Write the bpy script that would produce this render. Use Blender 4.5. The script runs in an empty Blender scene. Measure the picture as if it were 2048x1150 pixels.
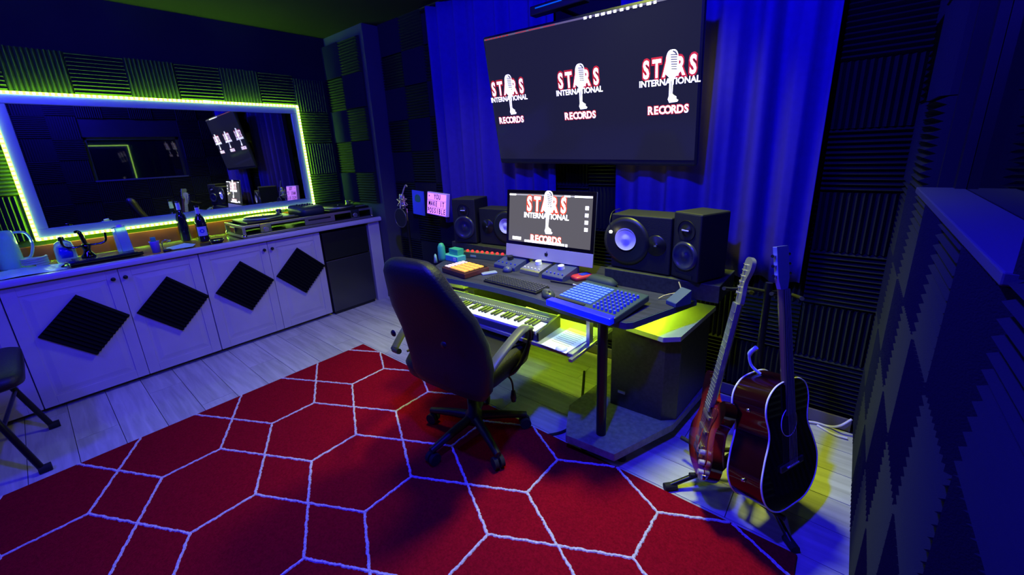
import bpy, math, random
from mathutils import Vector, Matrix
R = math.radians
PI = math.pi
SC = bpy.context.scene
COL = SC.collection

# ------------------------------------------------------------------ camera
cam_d = bpy.data.cameras.new('camera')
cam = bpy.data.objects.new('camera', cam_d)
COL.objects.link(cam)
cx = (0.7703311, 0.6361605, -0.04347198)
cy = (-0.13761311, 0.23243145, 0.96282826)
cz = (0.62261756, -0.73571424, 0.26659321)
cam.matrix_world = Matrix(((cx[0], cy[0], cz[0], 0), (cx[1], cy[1], cz[1], 0), (cx[2], cy[2], cz[2], 1.5), (0, 0, 0, 1)))
cam_d.sensor_width = 36
cam_d.lens = 811 / 2048 * 36
cam_d.shift_x = 1 / 2048
cam_d.shift_y = -51 / 2048
cam_d.clip_start = 0.02
SC.camera = cam

# ------------------------------------------------------------------ world, lamps, exposure
w = bpy.data.worlds.new('night')
SC.world = w
w.use_nodes = True
w.node_tree.nodes['Background'].inputs[0].default_value = (0.0, 0.0, 0.02, 1)
w.node_tree.nodes['Background'].inputs[1].default_value = 0.3


def lamp(name, kind, loc, power, color, size=0.05, aim=None, angle=None, blend=0.3):
    d = bpy.data.lights.new(name, kind)
    d.energy = power
    d.color = color
    if kind == 'AREA':
        d.size = size
    else:
        d.shadow_soft_size = size
    if angle:
        d.spot_size = R(angle)
        d.spot_blend = blend
    o = bpy.data.objects.new(name, d)
    COL.objects.link(o)
    o.location = loc
    if aim:
        o.rotation_euler = (Vector(aim) - Vector(loc)).to_track_quat('-Z', 'Y').to_euler()
    return o


# blue and yellow stage lamps under the ceiling, plus an added yellow fill
lamp('blue_stage_lamp', 'POINT', (-0.55, 0.45, 2.58), 320, (0.02, 0.012, 1.0), 0.05)
lamp('blue_wash_lamp', 'POINT', (-2.4, -0.9, 2.5), 150, (0.03, 0.015, 1.0), 0.12)
lamp('yellow_stage_lamp', 'SPOT', (-0.9, 1.95, 2.6), 240, (0.84, 1.0, 0.05), 0.20, (-0.95, 1.9, 0), 98, 1.0)
lamp('yellow_fill_by_bar', 'SPOT', (-2.2, 1.9, 2.6), 85, (0.95, 1.0, 0.10), 0.25, (-2.5, 1.45, 0), 104, 1.0)  # added fill: softens the chair shadow, lifts cabinets and left of rug

SC.view_settings.view_transform = 'Standard'
SC.view_settings.look = 'None'
SC.view_settings.gamma = 1
SC.view_settings.use_curve_mapping = False
SC.view_settings.exposure = 0.0

# ------------------------------------------------------------------ materials
MATS = {}


def mat(name, col=(0.5, 0.5, 0.5), rough=0.5, metal=0.0, emit=None, es=0.0, noise=None, bump=None, spec=0.5, coat=0.0, trans=0.0, alpha=None):
    """noise = (scale, amount) mottles the colour, bump = (scale, strength)"""
    if name in MATS:
        return MATS[name]
    m = bpy.data.materials.new(name)
    m.use_nodes = True
    nt = m.node_tree
    b = nt.nodes['Principled BSDF']
    b.inputs['Base Color'].default_value = (*col, 1)
    b.inputs['Roughness'].default_value = rough
    b.inputs['Metallic'].default_value = metal
    b.inputs['Specular IOR Level'].default_value = spec
    b.inputs['Coat Weight'].default_value = coat
    b.inputs['Transmission Weight'].default_value = trans
    if emit:
        b.inputs['Emission Color'].default_value = (*emit, 1)
        b.inputs['Emission Strength'].default_value = es
    tc = None
    if noise or bump:
        tc = nt.nodes.new('ShaderNodeTexCoord')
    if noise:
        n = nt.nodes.new('ShaderNodeTexNoise')
        n.inputs['Scale'].default_value = noise[0]
        n.inputs['Detail'].default_value = 4
        nt.links.new(tc.outputs['Object'], n.inputs['Vector'])
        r = nt.nodes.new('ShaderNodeMapRange')
        r.inputs[1].default_value = 0.3
        r.inputs[2].default_value = 0.7
        r.inputs[3].default_value = 1 - noise[1]
        r.inputs[4].default_value = 1 + noise[1]
        nt.links.new(n.outputs[0], r.inputs[0])
        mx = nt.nodes.new('ShaderNodeVectorMath')
        mx.operation = 'SCALE'
        mx.inputs[0].default_value = col
        nt.links.new(r.outputs[0], mx.inputs['Scale'])
        nt.links.new(mx.outputs[0], b.inputs['Base Color'])
    if bump:
        n2 = nt.nodes.new('ShaderNodeTexNoise')
        n2.inputs['Scale'].default_value = bump[0]
        n2.inputs['Detail'].default_value = 3
        nt.links.new(tc.outputs['Object'], n2.inputs['Vector'])
        bp = nt.nodes.new('ShaderNodeBump')
        bp.inputs['Strength'].default_value = bump[1]
        bp.inputs['Distance'].default_value = 0.004
        nt.links.new(n2.outputs[0], bp.inputs['Height'])
        nt.links.new(bp.outputs[0], b.inputs['Normal'])
    MATS[name] = m
    return m


def wood(name, c1, c2, rough=0.4, scale=(1, 12, 12), coat=0.0, objrand=0.0):
    m = bpy.data.materials.new(name)
    m.use_nodes = True
    nt = m.node_tree
    b = nt.nodes['Principled BSDF']
    tc = nt.nodes.new('ShaderNodeTexCoord')
    mp = nt.nodes.new('ShaderNodeMapping')
    mp.inputs['Scale'].default_value = scale
    nt.links.new(tc.outputs['Object'], mp.inputs[0])
    oi = nt.nodes.new('ShaderNodeObjectInfo')
    ad = nt.nodes.new('ShaderNodeVectorMath')
    ad.operation = 'ADD'
    sc2 = nt.nodes.new('ShaderNodeMath')
    sc2.operation = 'MULTIPLY'
    sc2.inputs[1].default_value = 40
    nt.links.new(oi.outputs['Random'], sc2.inputs[0])
    nt.links.new(mp.outputs[0], ad.inputs[0])
    nt.links.new(sc2.outputs[0], ad.inputs[1])
    n = nt.nodes.new('ShaderNodeTexNoise')
    n.inputs['Scale'].default_value = 2.2
    n.inputs['Detail'].default_value = 6
    n.inputs['Distortion'].default_value = 0.6
    nt.links.new(ad.outputs[0], n.inputs['Vector'])
    cr = nt.nodes.new('ShaderNodeValToRGB')
    cr.color_ramp.elements[0].position = 0.3
    cr.color_ramp.elements[0].color = (*c1, 1)
    cr.color_ramp.elements[1].position = 0.7
    cr.color_ramp.elements[1].color = (*c2, 1)
    nt.links.new(n.outputs[0], cr.inputs[0])
    mul = nt.nodes.new('ShaderNodeVectorMath')
    mul.operation = 'SCALE'
    mr = nt.nodes.new('ShaderNodeMapRange')
    mr.inputs[3].default_value = 1 - objrand
    mr.inputs[4].default_value = 1 + objrand
    nt.links.new(oi.outputs['Random'], mr.inputs[0])
    nt.links.new(cr.outputs[0], mul.inputs[0])
    nt.links.new(mr.outputs[0], mul.inputs['Scale'])
    nt.links.new(mul.outputs[0], b.inputs['Base Color'])
    b.inputs['Roughness'].default_value = rough
    b.inputs['Coat Weight'].default_value = coat
    MATS[name] = m
    return m


M_foam = mat('black_foam', (0.017, 0.020, 0.021), 0.95, bump=(300, 0.3), spec=0.2)
M_foamdk = mat('black_foam_dark', (0.008, 0.008, 0.01), 0.95, bump=(300, 0.3), spec=0.1)
M_wall = mat('charcoal_wall_paint', (0.012, 0.012, 0.016), 0.85, noise=(2, 0.2), bump=(60, 0.15), spec=0.2)
M_wallblue = mat('pale_wall_paint', (0.05, 0.05, 0.07), 0.8, noise=(2, 0.15))
M_ceil = mat('dark_ceiling_paint', (0.0015, 0.0015, 0.0015), 1.0, noise=(3, 0.2))
M_floor = wood('grey_oak_laminate', (0.42, 0.41, 0.39), (0.62, 0.61, 0.60), 0.38, (1.2, 14, 14), objrand=0.08)
M_sub = mat('subfloor', (0.05, 0.05, 0.05), 0.9)
M_white = mat('white_cabinet_paint', (0.52, 0.47, 0.50), 0.45, noise=(6, 0.05))
M_whitepl = mat('white_plastic', (0.75, 0.75, 0.75), 0.35)
M_black = mat('black_plastic', (0.012, 0.012, 0.013), 0.4)
M_blackm = mat('black_metal', (0.01, 0.01, 0.01), 0.35, metal=0.3)
M_rubber = mat('black_rubber', (0.008, 0.008, 0.008), 0.8)
M_chrome = mat('chrome', (0.75, 0.75, 0.75), 0.15, metal=1)
M_alu = mat('brushed_aluminium', (0.6, 0.6, 0.62), 0.32, metal=0.9)
M_curt = mat('blue_curtain_fabric', (0.035, 0.02, 0.25), 0.9, noise=(30, 0.06), spec=0.1)
M_leather = mat('black_leather', (0.009, 0.009, 0.011), 0.5, bump=(120, 0.35))
M_counter = wood('brown_stone_worktop', (0.10, 0.055, 0.03), (0.17, 0.10, 0.06), 0.12, (2, 5, 5))
M_splash = mat('red_brown_backsplash', (0.11, 0.012, 0.006), 0.35, noise=(8, 0.2))
M_edge = mat('pale_worktop_edging', (0.55, 0.5, 0.6), 0.25)
M_desk = wood('dark_desk_laminate', (0.022, 0.022, 0.045), (0.05, 0.05, 0.09), 0.42, (2, 14, 14))
M_deskedge = mat('desk_edge_banding', (0.06, 0.09, 0.11), 0.35)
M_deskside = mat('grey_desk_board', (0.20, 0.20, 0.19), 0.5, noise=(40, 0.25))
M_deskdk = mat('dark_olive_rack', (0.03, 0.035, 0.02), 0.6, noise=(60, 0.4))
M_rug = mat('red_pile', (0.30, 0.0025, 0.014), 0.95, noise=(120, 0.25), bump=(420, 1.0), spec=0.05)
M_rugw = mat('white_pile', (0.75, 0.68, 0.72), 0.95, noise=(160, 0.25), bump=(420, 1.0), spec=0.05)
M_mirror = mat('mirror_glass', (0.62, 0.66, 0.66), 0.015, metal=1)
M_glass = mat('dark_window_glass', (0.004, 0.004, 0.005), 0.02, spec=0.6)
M_frame = mat('pale_mirror_frame', (0.25, 0.33, 0.42), 0.3)
M_lime = mat('lime_led_tape', (0.3, 0.5, 0.02), 0.5, emit=(0.42, 1.0, 0.015), es=13.0)
M_led = mat('led_chip_glow', (1, 1, 1), 0.5, emit=(0.80, 1.0, 0.40), es=10.0)
M_rim = mat('lime_rim_led', (0.3, 0.5, 0.02), 0.5, emit=(0.30, 1.0, 0.01), es=95.0)
M_underled = mat('under_desk_led_tape', (0.5, 0.5, 0.02), 0.5, emit=(0.60, 1.0, 0.02), es=72.0)
M_scr = mat('television_panel', (0.003, 0.003, 0.004), 0.10, emit=(0.26, 0.26, 0.85), es=0.048)
M_imac = mat('computer_panel', (0.003, 0.003, 0.004), 0.12, emit=(0.5, 0.47, 0.56), es=0.27*0.9)
M_eW = mat('lit_white', (1, 1, 1), 0.5, emit=(1, 0.93, 0.95), es=1.5)
M_eW2 = mat('lit_white_bright', (1, 1, 1), 0.5, emit=(1, 0.95, 0.9), es=2.6)
M_eR = mat('lit_red', (0.3, 0, 0), 0.5, emit=(0.75, 0.03, 0.03), es=0.55)
M_eR2 = mat('lit_red_bright', (0.3, 0, 0), 0.5, emit=(1.0, 0.10, 0.02), es=0.9)
M_eDk = mat('screen_graphic_dark', (0.02, 0.02, 0.03), 0.4, emit=(0.25, 0.25, 0.3), es=0.2)
M_eOr = mat('lit_amber_pad', (0.8, 0.4, 0.1), 0.5, emit=(1.0, 0.36, 0.03), es=0.95)
M_ePink = mat('lit_pink_pad', (0.8, 0.6, 0.6), 0.5, emit=(1.0, 0.62, 0.55), es=0.9)
M_eRedKnob = mat('lit_red_button', (0.6, 0.02, 0.02), 0.4, emit=(1.0, 0.05, 0.03), es=0.9)
M_eBlue = mat('lit_blue_bar', (0.01, 0.01, 0.6), 0.4, emit=(0.0, 0.01, 1.0), es=0.55)
M_sign = mat('lightbox_face', (0.6, 0.4, 0.8), 0.5, emit=(0.72, 0.22, 1.0), es=1.15)
M_signframe = mat('lightbox_frame', (0.6, 0.5, 0.8), 0.5, emit=(0.25, 0.05, 0.6), es=0.25)
M_ink = mat('black_letter', (0.01, 0.0, 0.02), 0.6)
M_cone = mat('white_speaker_cone', (0.75, 0.72, 0.78), 0.45)
M_spk = mat('speaker_vinyl', (0.0035, 0.0035, 0.005), 0.65, bump=(150, 0.2))
M_maple = mat('maple_neck', (0.20, 0.20, 0.13), 0.3, coat=0.4)
M_rosew = mat('dark_fretboard', (0.06, 0.045, 0.04), 0.4)
M_pickg = mat('cream_pickguard', (0.5, 0.45, 0.4), 0.3, coat=0.5)
M_bind = mat('white_binding', (0.85, 0.8, 0.85), 0.35)
M_ablack = mat('black_lacquer', (0.006, 0.004, 0.006), 0.12, coat=0.6)
M_aside = mat('dark_red_lacquer', (0.018, 0.002, 0.003), 0.15, coat=0.6)
M_keyw = mat('white_key', (0.85, 0.83, 0.78), 0.3)
M_keyb = mat('black_key', (0.012, 0.012, 0.012), 0.3)
M_paper = mat('paper', (0.8, 0.8, 0.75), 0.8)
M_green = mat('green_plastic', (0.05, 0.5, 0.25), 0.4)
M_teal = mat('teal_box', (0.10, 0.55, 0.5), 0.5)
M_redpl = mat('red_plastic', (0.55, 0.03, 0.05), 0.4)
M_bluecap = mat('blue_glass', (0.03, 0.05, 0.6), 0.15)
M_clear = mat('clear_plastic', (0.6, 0.95, 0.85), 0.12, trans=0.6)
M_bottle = mat('dark_bottle_glass', (0.01, 0.012, 0.02), 0.08, coat=0.5)
M_label = mat('pale_label', (0.6, 0.6, 0.75), 0.6)
M_fridge = mat('dark_fridge_steel', (0.10, 0.10, 0.11), 0.28, metal=0.75)
M_fridgetop = mat('fridge_black', (0.008, 0.008, 0.01), 0.4)
M_padblue = mat('blue_pad_rubber', (0.12, 0.22, 0.65), 0.5, emit=(0.02, 0.10, 0.6), es=0.35)
M_string = mat('steel_string', (0.7, 0.7, 0.6), 0.3, metal=0.8)
M_cable = mat('white_cable', (0.8, 0.75, 0.8), 0.5)
M_cableY = mat('yellow_cable', (0.6, 0.5, 0.15), 0.5)
M_kick = mat('brown_plinth', (0.12, 0.05, 0.03), 0.6)
M_bulb = mat('lit_bulb', (1, 1, 1), 0.5, emit=(1.0, 0.9, 0.4), es=14)
M_cloth = mat('crumpled_plastic_sheet', (0.5, 0.75, 0.8), 0.3)


# ------------------------------------------------------------------ mesh builder
class MB:
    def __init__(self):
        self.v = []
        self.f = []
        self.s = []
        self.T = Matrix.Identity(4)

    def add(self, vs, fs, smooth=False, T=None):
        n = len(self.v)
        M = self.T @ T if T is not None else self.T
        self.v += [tuple(M @ Vector(p)) for p in vs]
        self.f += [tuple(i + n for i in f) for f in fs]
        self.s += [smooth] * len(fs)
        return self

    def box(self, c, s, T=None, rz=0, tap=1.0):
        x, y, z = s[0] / 2, s[1] / 2, s[2] / 2
        vs = [(-x, -y, -z), (x, -y, -z), (x, y, -z), (-x, y, -z),
              (-x * tap, -y * tap, z), (x * tap, -y * tap, z), (x * tap, y * tap, z), (-x * tap, y * tap, z)]
        M = Matrix.Translation(c) @ Matrix.Rotation(rz, 4, 'Z')
        if T is not None:
            M = T @ M
        fs = [(3, 2, 1, 0), (4, 5, 6, 7), (0, 1, 5, 4), (1, 2, 6, 5), (2, 3, 7, 6), (3, 0, 4, 7)]
        return self.add(vs, fs, False, M)

    def b2(self, lo, hi):
        return self.box([(a + b) / 2 for a, b in zip(lo, hi)], [abs(b - a) for a, b in zip(lo, hi)])

    def cyl(self, p0, p1, r0, r1=None, n=16, cap=True, smooth=True):
        r1 = r0 if r1 is None else r1
        p0, p1 = Vector(p0), Vector(p1)
        q = (p1 - p0).to_track_quat('Z', 'Y')
        vs, fs = [], []
        for p, r in ((p0, r0), (p1, r1)):
            for i in range(n):
                a = 2 * PI * i / n
                vs.append(tuple(p + q @ Vector((r * math.cos(a), r * math.sin(a), 0))))
        for i in range(n):
            j = (i + 1) % n
            fs.append((i, j, n + j, n + i))
        self.add(vs, fs, smooth)
        if cap:
            self.add(vs[:n], [tuple(reversed(range(n)))])
            self.add(vs[n:], [tuple(range(n))])
        return self

    def lathe(self, prof, c=(0, 0, 0), n=24, axis=(0, 0, 1), smooth=True):
        q = Vector(axis).to_track_quat('Z', 'Y')
        vs, fs = [], []
        for r, z in prof:
            for i in range(n):
                a = 2 * PI * i / n
                vs.append(tuple(Vector(c) + q @ Vector((r * math.cos(a), r * math.sin(a), z))))
        for k in range(len(prof) - 1):
            for i in range(n):
                j = (i + 1) % n
                fs.append((k * n + i, k * n + j, (k + 1) * n + j, (k + 1) * n + i))
        return self.add(vs, fs, smooth)

    def tube(self, pts, r, n=8, closed=False):
        pts = [Vector(p) for p in pts]
        m = len(pts)
        rs = r if isinstance(r, (list, tuple)) else [r] * m
        vs, fs = [], []
        up = None
        for k, p in enumerate(pts):
            a = pts[(k - 1) % m] if (closed or k > 0) else p
            b = pts[(k + 1) % m] if (closed or k < m - 1) else p
            t = (b - a).normalized()
            if up is None:
                up = t.orthogonal().normalized()
            up = (up - t * up.dot(t)).normalized()
            s = t.cross(up)
            for i in range(n):
                an = 2 * PI * i / n
                vs.append(tuple(p + up * (rs[k] * math.cos(an)) + s * (rs[k] * math.sin(an))))
        for k in range(m if closed else m - 1):
            for i in range(n):
                j = (i + 1) % n
                k2 = (k + 1) % m
                fs.append((k * n + i, k * n + j, k2 * n + j, k2 * n + i))
        self.add(vs, fs, True)
        if not closed:
            self.add(vs[:n], [tuple(reversed(range(n)))])
            self.add(vs[-n:], [tuple(range(n))])
        return self

    def prism(self, poly, z0, z1, T=None, smooth=False, caps=True):
        n = len(poly)
        vs = [(x, y, z0) for x, y in poly] + [(x, y, z1) for x, y in poly]
        if caps:
            self.add(vs, [tuple(reversed(range(n))), tuple(range(n, 2 * n))], False, T)
        self.add(vs, [(i, (i + 1) % n, n + (i + 1) % n, n + i) for i in range(n)], smooth, T)
        return self

    def loft(self, levels, n=24, e=2.6, cap=True, smooth=True):
        """levels: (cx, cy, cz, a, b) superellipse rings in the xy plane"""
        vs, fs = [], []
        for (x, y, z, a, b) in levels:
            for i in range(n):
                t = 2 * PI * i / n
                c, s = math.cos(t), math.sin(t)
                vs.append((x + a * math.copysign(abs(c) ** (2 / e), c), y + b * math.copysign(abs(s) ** (2 / e), s), z))
        m = len(levels)
        for k in range(m - 1):
            for i in range(n):
                j = (i + 1) % n
                fs.append((k * n + i, k * n + j, (k + 1) * n + j, (k + 1) * n + i))
        if cap:
            fs.append(tuple(reversed(range(n))))
            fs.append(tuple(range((m - 1) * n, m * n)))
        return self.add(vs, fs, smooth)

    def mesh(self, name, m):
        me = bpy.data.meshes.new(name)
        me.from_pydata(self.v, [], self.f)
        me.polygons.foreach_set('use_smooth', self.s)
        me.materials.append(m)
        me.update()
        return me

    def build(self, name, m, parent=None, bevel=0, seg=2, loc=None):
        o = bpy.data.objects.new(name, self.mesh(name, m))
        COL.objects.link(o)
        if parent is not None:
            o.parent = parent
        if loc is not None:
            o.location = loc
        if bevel:
            bv = o.modifiers.new('bevel', 'BEVEL')
            bv.width = bevel
            bv.segments = seg
            bv.limit_method = 'ANGLE'
            bv.angle_limit = R(40)
        return o


def tag(o, label=None, cat=None, group=None, kind=None):
    if label:
        o['label'] = label
    if cat:
        o['category'] = cat
    if group:
        o['group'] = group
    if kind:
        o['kind'] = kind
    return o


def thing(name, label, cat, loc=(0, 0, 0), rz=0.0, group=None, M=None):
    o = bpy.data.objects.new(name, None)
    COL.objects.link(o)
    o.empty_display_size = 0.05
    if M is not None:
        o.matrix_world = M
    else:
        o.location = loc
        o.rotation_euler = (0, 0, rz)
    return tag(o, label, cat, group)


def put(name, me, parent, loc=(0, 0, 0), rot=(0, 0, 0), scale=None):
    o = bpy.data.objects.new(name, me)
    COL.objects.link(o)
    o.parent = parent
    o.location = loc
    o.rotation_euler = rot
    if scale:
        o.scale = scale
    return o


def frame_from(origin, up, front):
    """local z = up, local -y = front"""
    z = Vector(up).normalized()
    y = -Vector(front)
    y = (y - z * y.dot(z)).normalized()
    x = y.cross(z)
    return Matrix(((x[0], y[0], z[0], origin[0]), (x[1], y[1], z[1], origin[1]), (x[2], y[2], z[2], origin[2]), (0, 0, 0, 1)))


def spline(pts, n=8, closed=True):
    out = []
    m = len(pts)
    rng = range(m) if closed else range(m - 1)
    for i in rng:
        p0 = pts[(i - 1) % m] if (closed or i > 0) else pts[0]
        p1 = pts[i]
        p2 = pts[(i + 1) % m]
        p3 = pts[(i + 2) % m] if (closed or i < m - 2) else pts[-1]
        for k in range(n):
            t = k / n
            out.append(tuple(0.5 * ((2 * b) + (-a + c) * t + (2 * a - 5 * b + 4 * c - d) * t * t + (-a + 3 * b - 3 * c + d) * t ** 3)
                             for a, b, c, d in zip(p0, p1, p2, p3)))
    if not closed:
        out.append(tuple(pts[-1]))
    return out


def text_mb(s, size, depth=0.0006, offset=0.0, sx=1.0, space=1.0):
    """lettering standing in the local xz plane, facing -y, centred; returned as MB"""
    cu = bpy.data.curves.new('txt', 'FONT')
    cu.body = s
    cu.size = size
    cu.extrude = depth
    cu.offset = offset
    cu.align_x = 'CENTER'
    cu.align_y = 'CENTER'
    cu.space_character = space
    cu.resolution_u = 3
    o = bpy.data.objects.new('txt', cu)
    COL.objects.link(o)
    dg = bpy.context.evaluated_depsgraph_get()
    me = bpy.data.meshes.new_from_object(o.evaluated_get(dg))
    b = MB()
    b.add([(v.co.x * sx, -v.co.z, v.co.y) for v in me.vertices], [tuple(p.vertices) for p in me.polygons])
    bpy.data.objects.remove(o)
    bpy.data.curves.remove(cu)
    bpy.data.meshes.remove(me)
    return b


rnd = random.Random(4)

# ------------------------------------------------------------------ setting
LX = -4.3125      # foam face of the left wall
BY = 2.484        # foam face of the back wall
CH = 2.67


def struct(o):
    o['kind'] = 'structure'
    return o


floor = struct(MB().b2((-4.6, -2.6, -0.06), (1.2, 2.9, -0.012)).build('floor', M_sub))
PW, PL = 0.185, 1.22
plank_me = MB().box((0, 0, -0.006), (PL - 0.003, PW - 0.003, 0.012)).mesh('plank', M_floor)
row = 0
y = -0.95
while y < 2.52:
    x = -4.36 + (row * 0.47) % PL - PL / 2
    while x - PL / 2 < 0.2:
        if not (x - PL / 2 > -2.85 and x + PL / 2 < 0.0 and y < 1.3):
            put('plank', plank_me, floor, (x, y, 0))
        x += PL
    y += PW
    row += 1
MB().b2((-4.6, -2.6, -0.011), (1.2, -1.05, 0)).build('floor_board', M_floor, floor)

ceiling = struct(MB().b2((-4.6, -2.6, CH), (1.2, 2.9, CH + 0.06)).build('ceiling', M_ceil))
wl = struct(MB().b2((LX - 0.15, -2.6, -0.01), (LX - 0.05, 2.9, CH)).build('wall_left', M_wall))
# jog beside the bar end and its return
wj = struct(MB().b2((LX - 0.05, 2.346, -0.01), (-3.645, 2.9, CH)).build('wall_jog', M_wallblue))
wb = struct(MB().b2((-3.645, 2.534, -0.01), (0.6, 2.9, CH)).build('wall_back', M_wall))
wf = struct(MB().b2((-4.6, -2.7, -0.01), (1.2, -2.6, CH)).build('wall_front', M_wall))
RX = 0.165
WY0, WY1, WZ0, WZ1 = 0.79, 1.93, 1.30, 1.95
b = MB()
b.b2((RX + 0.05, -2.6, -0.01), (1.2, WY0, CH))
b.b2((RX + 0.05, WY1, -0.01), (1.2, 2.9, CH))
b.b2((RX + 0.05, WY0, -0.01), (1.2, WY1, WZ0 - 0.001))
b.b2((RX + 0.05, WY0, WZ1), (1.2, WY1, CH))
wr = struct(b.build('wall_right', M_wall))
# booth window in the right wall
win = struct(MB().b2((RX + 0.11, WY0, WZ0), (RX + 0.118, WY1, WZ1)).build('window_1', M_glass))
MB().b2((RX, WY0, WZ0), (RX + 0.11, WY1, WZ0 + 0.02)).build('window_sill', mat('window_sill_paint', (0.05, 0.055, 0.09), 0.6), win, bevel=0.003)
b = MB()
b.b2((RX + 0.085, WY0, WZ0 + 0.02), (RX + 0.109, WY0 + 0.04, WZ1))
b.b2((RX + 0.085, WY1 - 0.04, WZ0 + 0.02), (RX + 0.109, WY1, WZ1))
b.b2((RX + 0.085, WY0, WZ1 - 0.04), (RX + 0.109, WY1, WZ1))
b.build('window_frame', M_black, win)
struct(MB().b2((-3.64, 2.478, 0), (RX, 2.49, 0.07)).build('baseboard_back', mat('dark_baseboard', (0.12, 0.10, 0.14), 0.5), bevel=0.002))


# foam tiles
def foam_mesh(nm, horiz, w, h, nr=12, base=0.018, ridge=0.03, m=M_foam):
    b = MB()
    if not horiz:
        w_, h_ = h, w
    else:
        w_, h_ = w, h
    vs, fs = [], []
    prof = [(-h_ / 2, 0.0), (-h_ / 2, -base)]
    for i in range(nr):
        z0 = -h_ / 2 + h_ * i / nr
        prof.append((z0 + h_ / nr * 0.5, -base - ridge))
        prof.append((z0 + h_ / nr, -base))
    prof.append((h_ / 2, 0.0))
    n = len(prof)
    for x in (-w_ / 2, w_ / 2):
        for z, yy in prof:
            vs.append((x, yy, z) if horiz else (z, yy, x))
    for i in range(n - 1):
        f = (i, i + 1, n + i + 1, n + i)
        fs.append(f if horiz else tuple(reversed(f)))
    fs.append(tuple(range(n)))
    fs.append(tuple(range(n, 2 * n)))
    b.add(vs, fs)
    return b.mesh(nm, m)


TS = 0.305
fh = foam_mesh('foam_tile', True, TS - 0.003, TS - 0.003)
fv = foam_mesh('foam_tile', False, TS - 0.003, TS - 0.003)
T0 = 0.117
Z0 = 1.04
# left wall: above, right of and left of the mirror
for j in range(-4, 8):
    yc = T0 - TS / 2 + TS * j
    if yc + TS / 2 > 2.36:
        continue
    for k in range(0, 4):
        zc = Z0 + TS * (k + 0.5)
        if zc < 1.96 and -0.05 < yc < 1.9 and not (j == 0 or j > 6):
            continue
        if j == 0 and False:
            continue
        zz = zc + (0.03 if k == 3 and j < 7 else 0)
        put('foam_tile', fh if (j + k) % 2 == 1 else fv, wl, (LX - 0.05, yc + 0.001, zz), (0, 0, PI / 2))
# jog: two columns of tiles
for c in range(2):
    xc = -4.365 + 0.333 * (c + 0.5) + 0.0
    for k in range(0, 6):
        zc = 1.03 + 0.31 * (k + 0.5)
        if zc + 0.15 > CH:
            continue
        put('foam_tile', fh if (c + k) % 2 == 1 else fv, wj, (xc, 2.342, zc), (0, 0, 0), (0.325 / TS, 1, 0.308 / TS))
# back wall
for c in range(0, 12):
    xc = -3.62 + 0.318 * (c + 0.5)
    if xc > 0.2:
        break
    for k in range(0, 9):
        zc = 0.08 + 0.289 * (k + 0.5)
        if -2.6 < xc < -0.35 and zc > 1.75:
            continue
        put('foam_tile', fh if (c + k) % 2 == 1 else fv, wb, (xc, 2.534, zc), (0, 0, 0), (0.318 / TS, 1, 0.289 / TS))
# right wall
for c in range(-2, 8):
    yc = WY0 - TS * (c + 0.5) if c < 3 else None
    if yc is None:
        continue
    for k in range(0, 8):
        zc = 0.10 + TS * (k + 0.5)
        put('foam_tile', fh if (c + k) % 2 == 1 else fv, wr, (RX + 0.05, yc, zc), (0, 0, -PI / 2), (1, 0.92, 1)) if c >= 0 else None
for c in range(0, 6):
    yc = WY0 + 0.29 * (c + 0.5)
    if yc > 2.48:
        break
    for k in range(0, 8):
        zc = 0.08 + TS * (k + 0.5)
        if yc < WY1 and (zc + TS / 2 > WZ0 and zc - TS / 2 < WZ1):
            continue
        put('foam_tile', fh if (c + k) % 2 == 0 else fv, wr, (RX + 0.05, yc, zc), (0, 0, -PI / 2), (0.29 / TS, 1, 1))


# ------------------------------------------------------------------ curtains
def curtain(label, x0, x1, z0, z1, yb, seed, name='curtain'):
    r = random.Random(seed)
    nx = int((x1 - x0) / 0.012)
    ph = [r.uniform(0, 6) for _ in range(4)]
    vs, fs = [], []
    zs = [z0 + (z1 - z0) * i / 14 for i in range(15)]
    for iz, z in enumerate(zs):
        t = i_t = (z - z0) / (z1 - z0)
        for i in range(nx + 1):
            x = x0 + (x1 - x0) * i / nx
            u = x * 36 + 1.1 * math.sin(x * 7 + ph[0]) + ph[1]
            f = math.sin(u)
            f = math.copysign(abs(f) ** 0.7, f)
            yy = yb + 0.030 * f + 0.012 * math.sin(x * 61 + ph[2] + 0.6 * t) + 0.012 * (1 - t) * math.sin(x * 9 + ph[3])
            vs.append((x + 0.012 * (1 - t) * math.sin(x * 20 + ph[0]), yy, z + (0.008 * math.sin(x * 25 + ph[2]) if iz == 0 else 0)))
    w_ = nx + 1
    for iz in range(14):
        for i in range(nx):
            a = iz * w_ + i
            fs.append((a, a + 1, a + 1 + w_, a + w_))
    b = MB()
    b.add(vs, fs, True)
    o = b.build(name, M_curt)
    sm = o.modifiers.new('thick', 'SOLIDIFY')
    sm.thickness = 0.003
    tag(o, label, 'curtain', 'blue curtains on the back wall')
    return o


curtain('blue pleated curtain hanging left of and behind the wall television', -2.80, -1.60, 0.90, 2.62, 2.425, 1)
curtain('blue pleated curtain hanging right of the television, behind the guitars', -1.14, -0.135, 0.78, 2.62, 2.425, 7)
o = MB().cyl((-2.9, 2.425, 2.635), (-0.05, 2.425, 2.635), 0.012).build('curtain_rod', M_blackm)
tag(o, 'thin black rod holding both blue curtains under the ceiling', 'rod')

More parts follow.
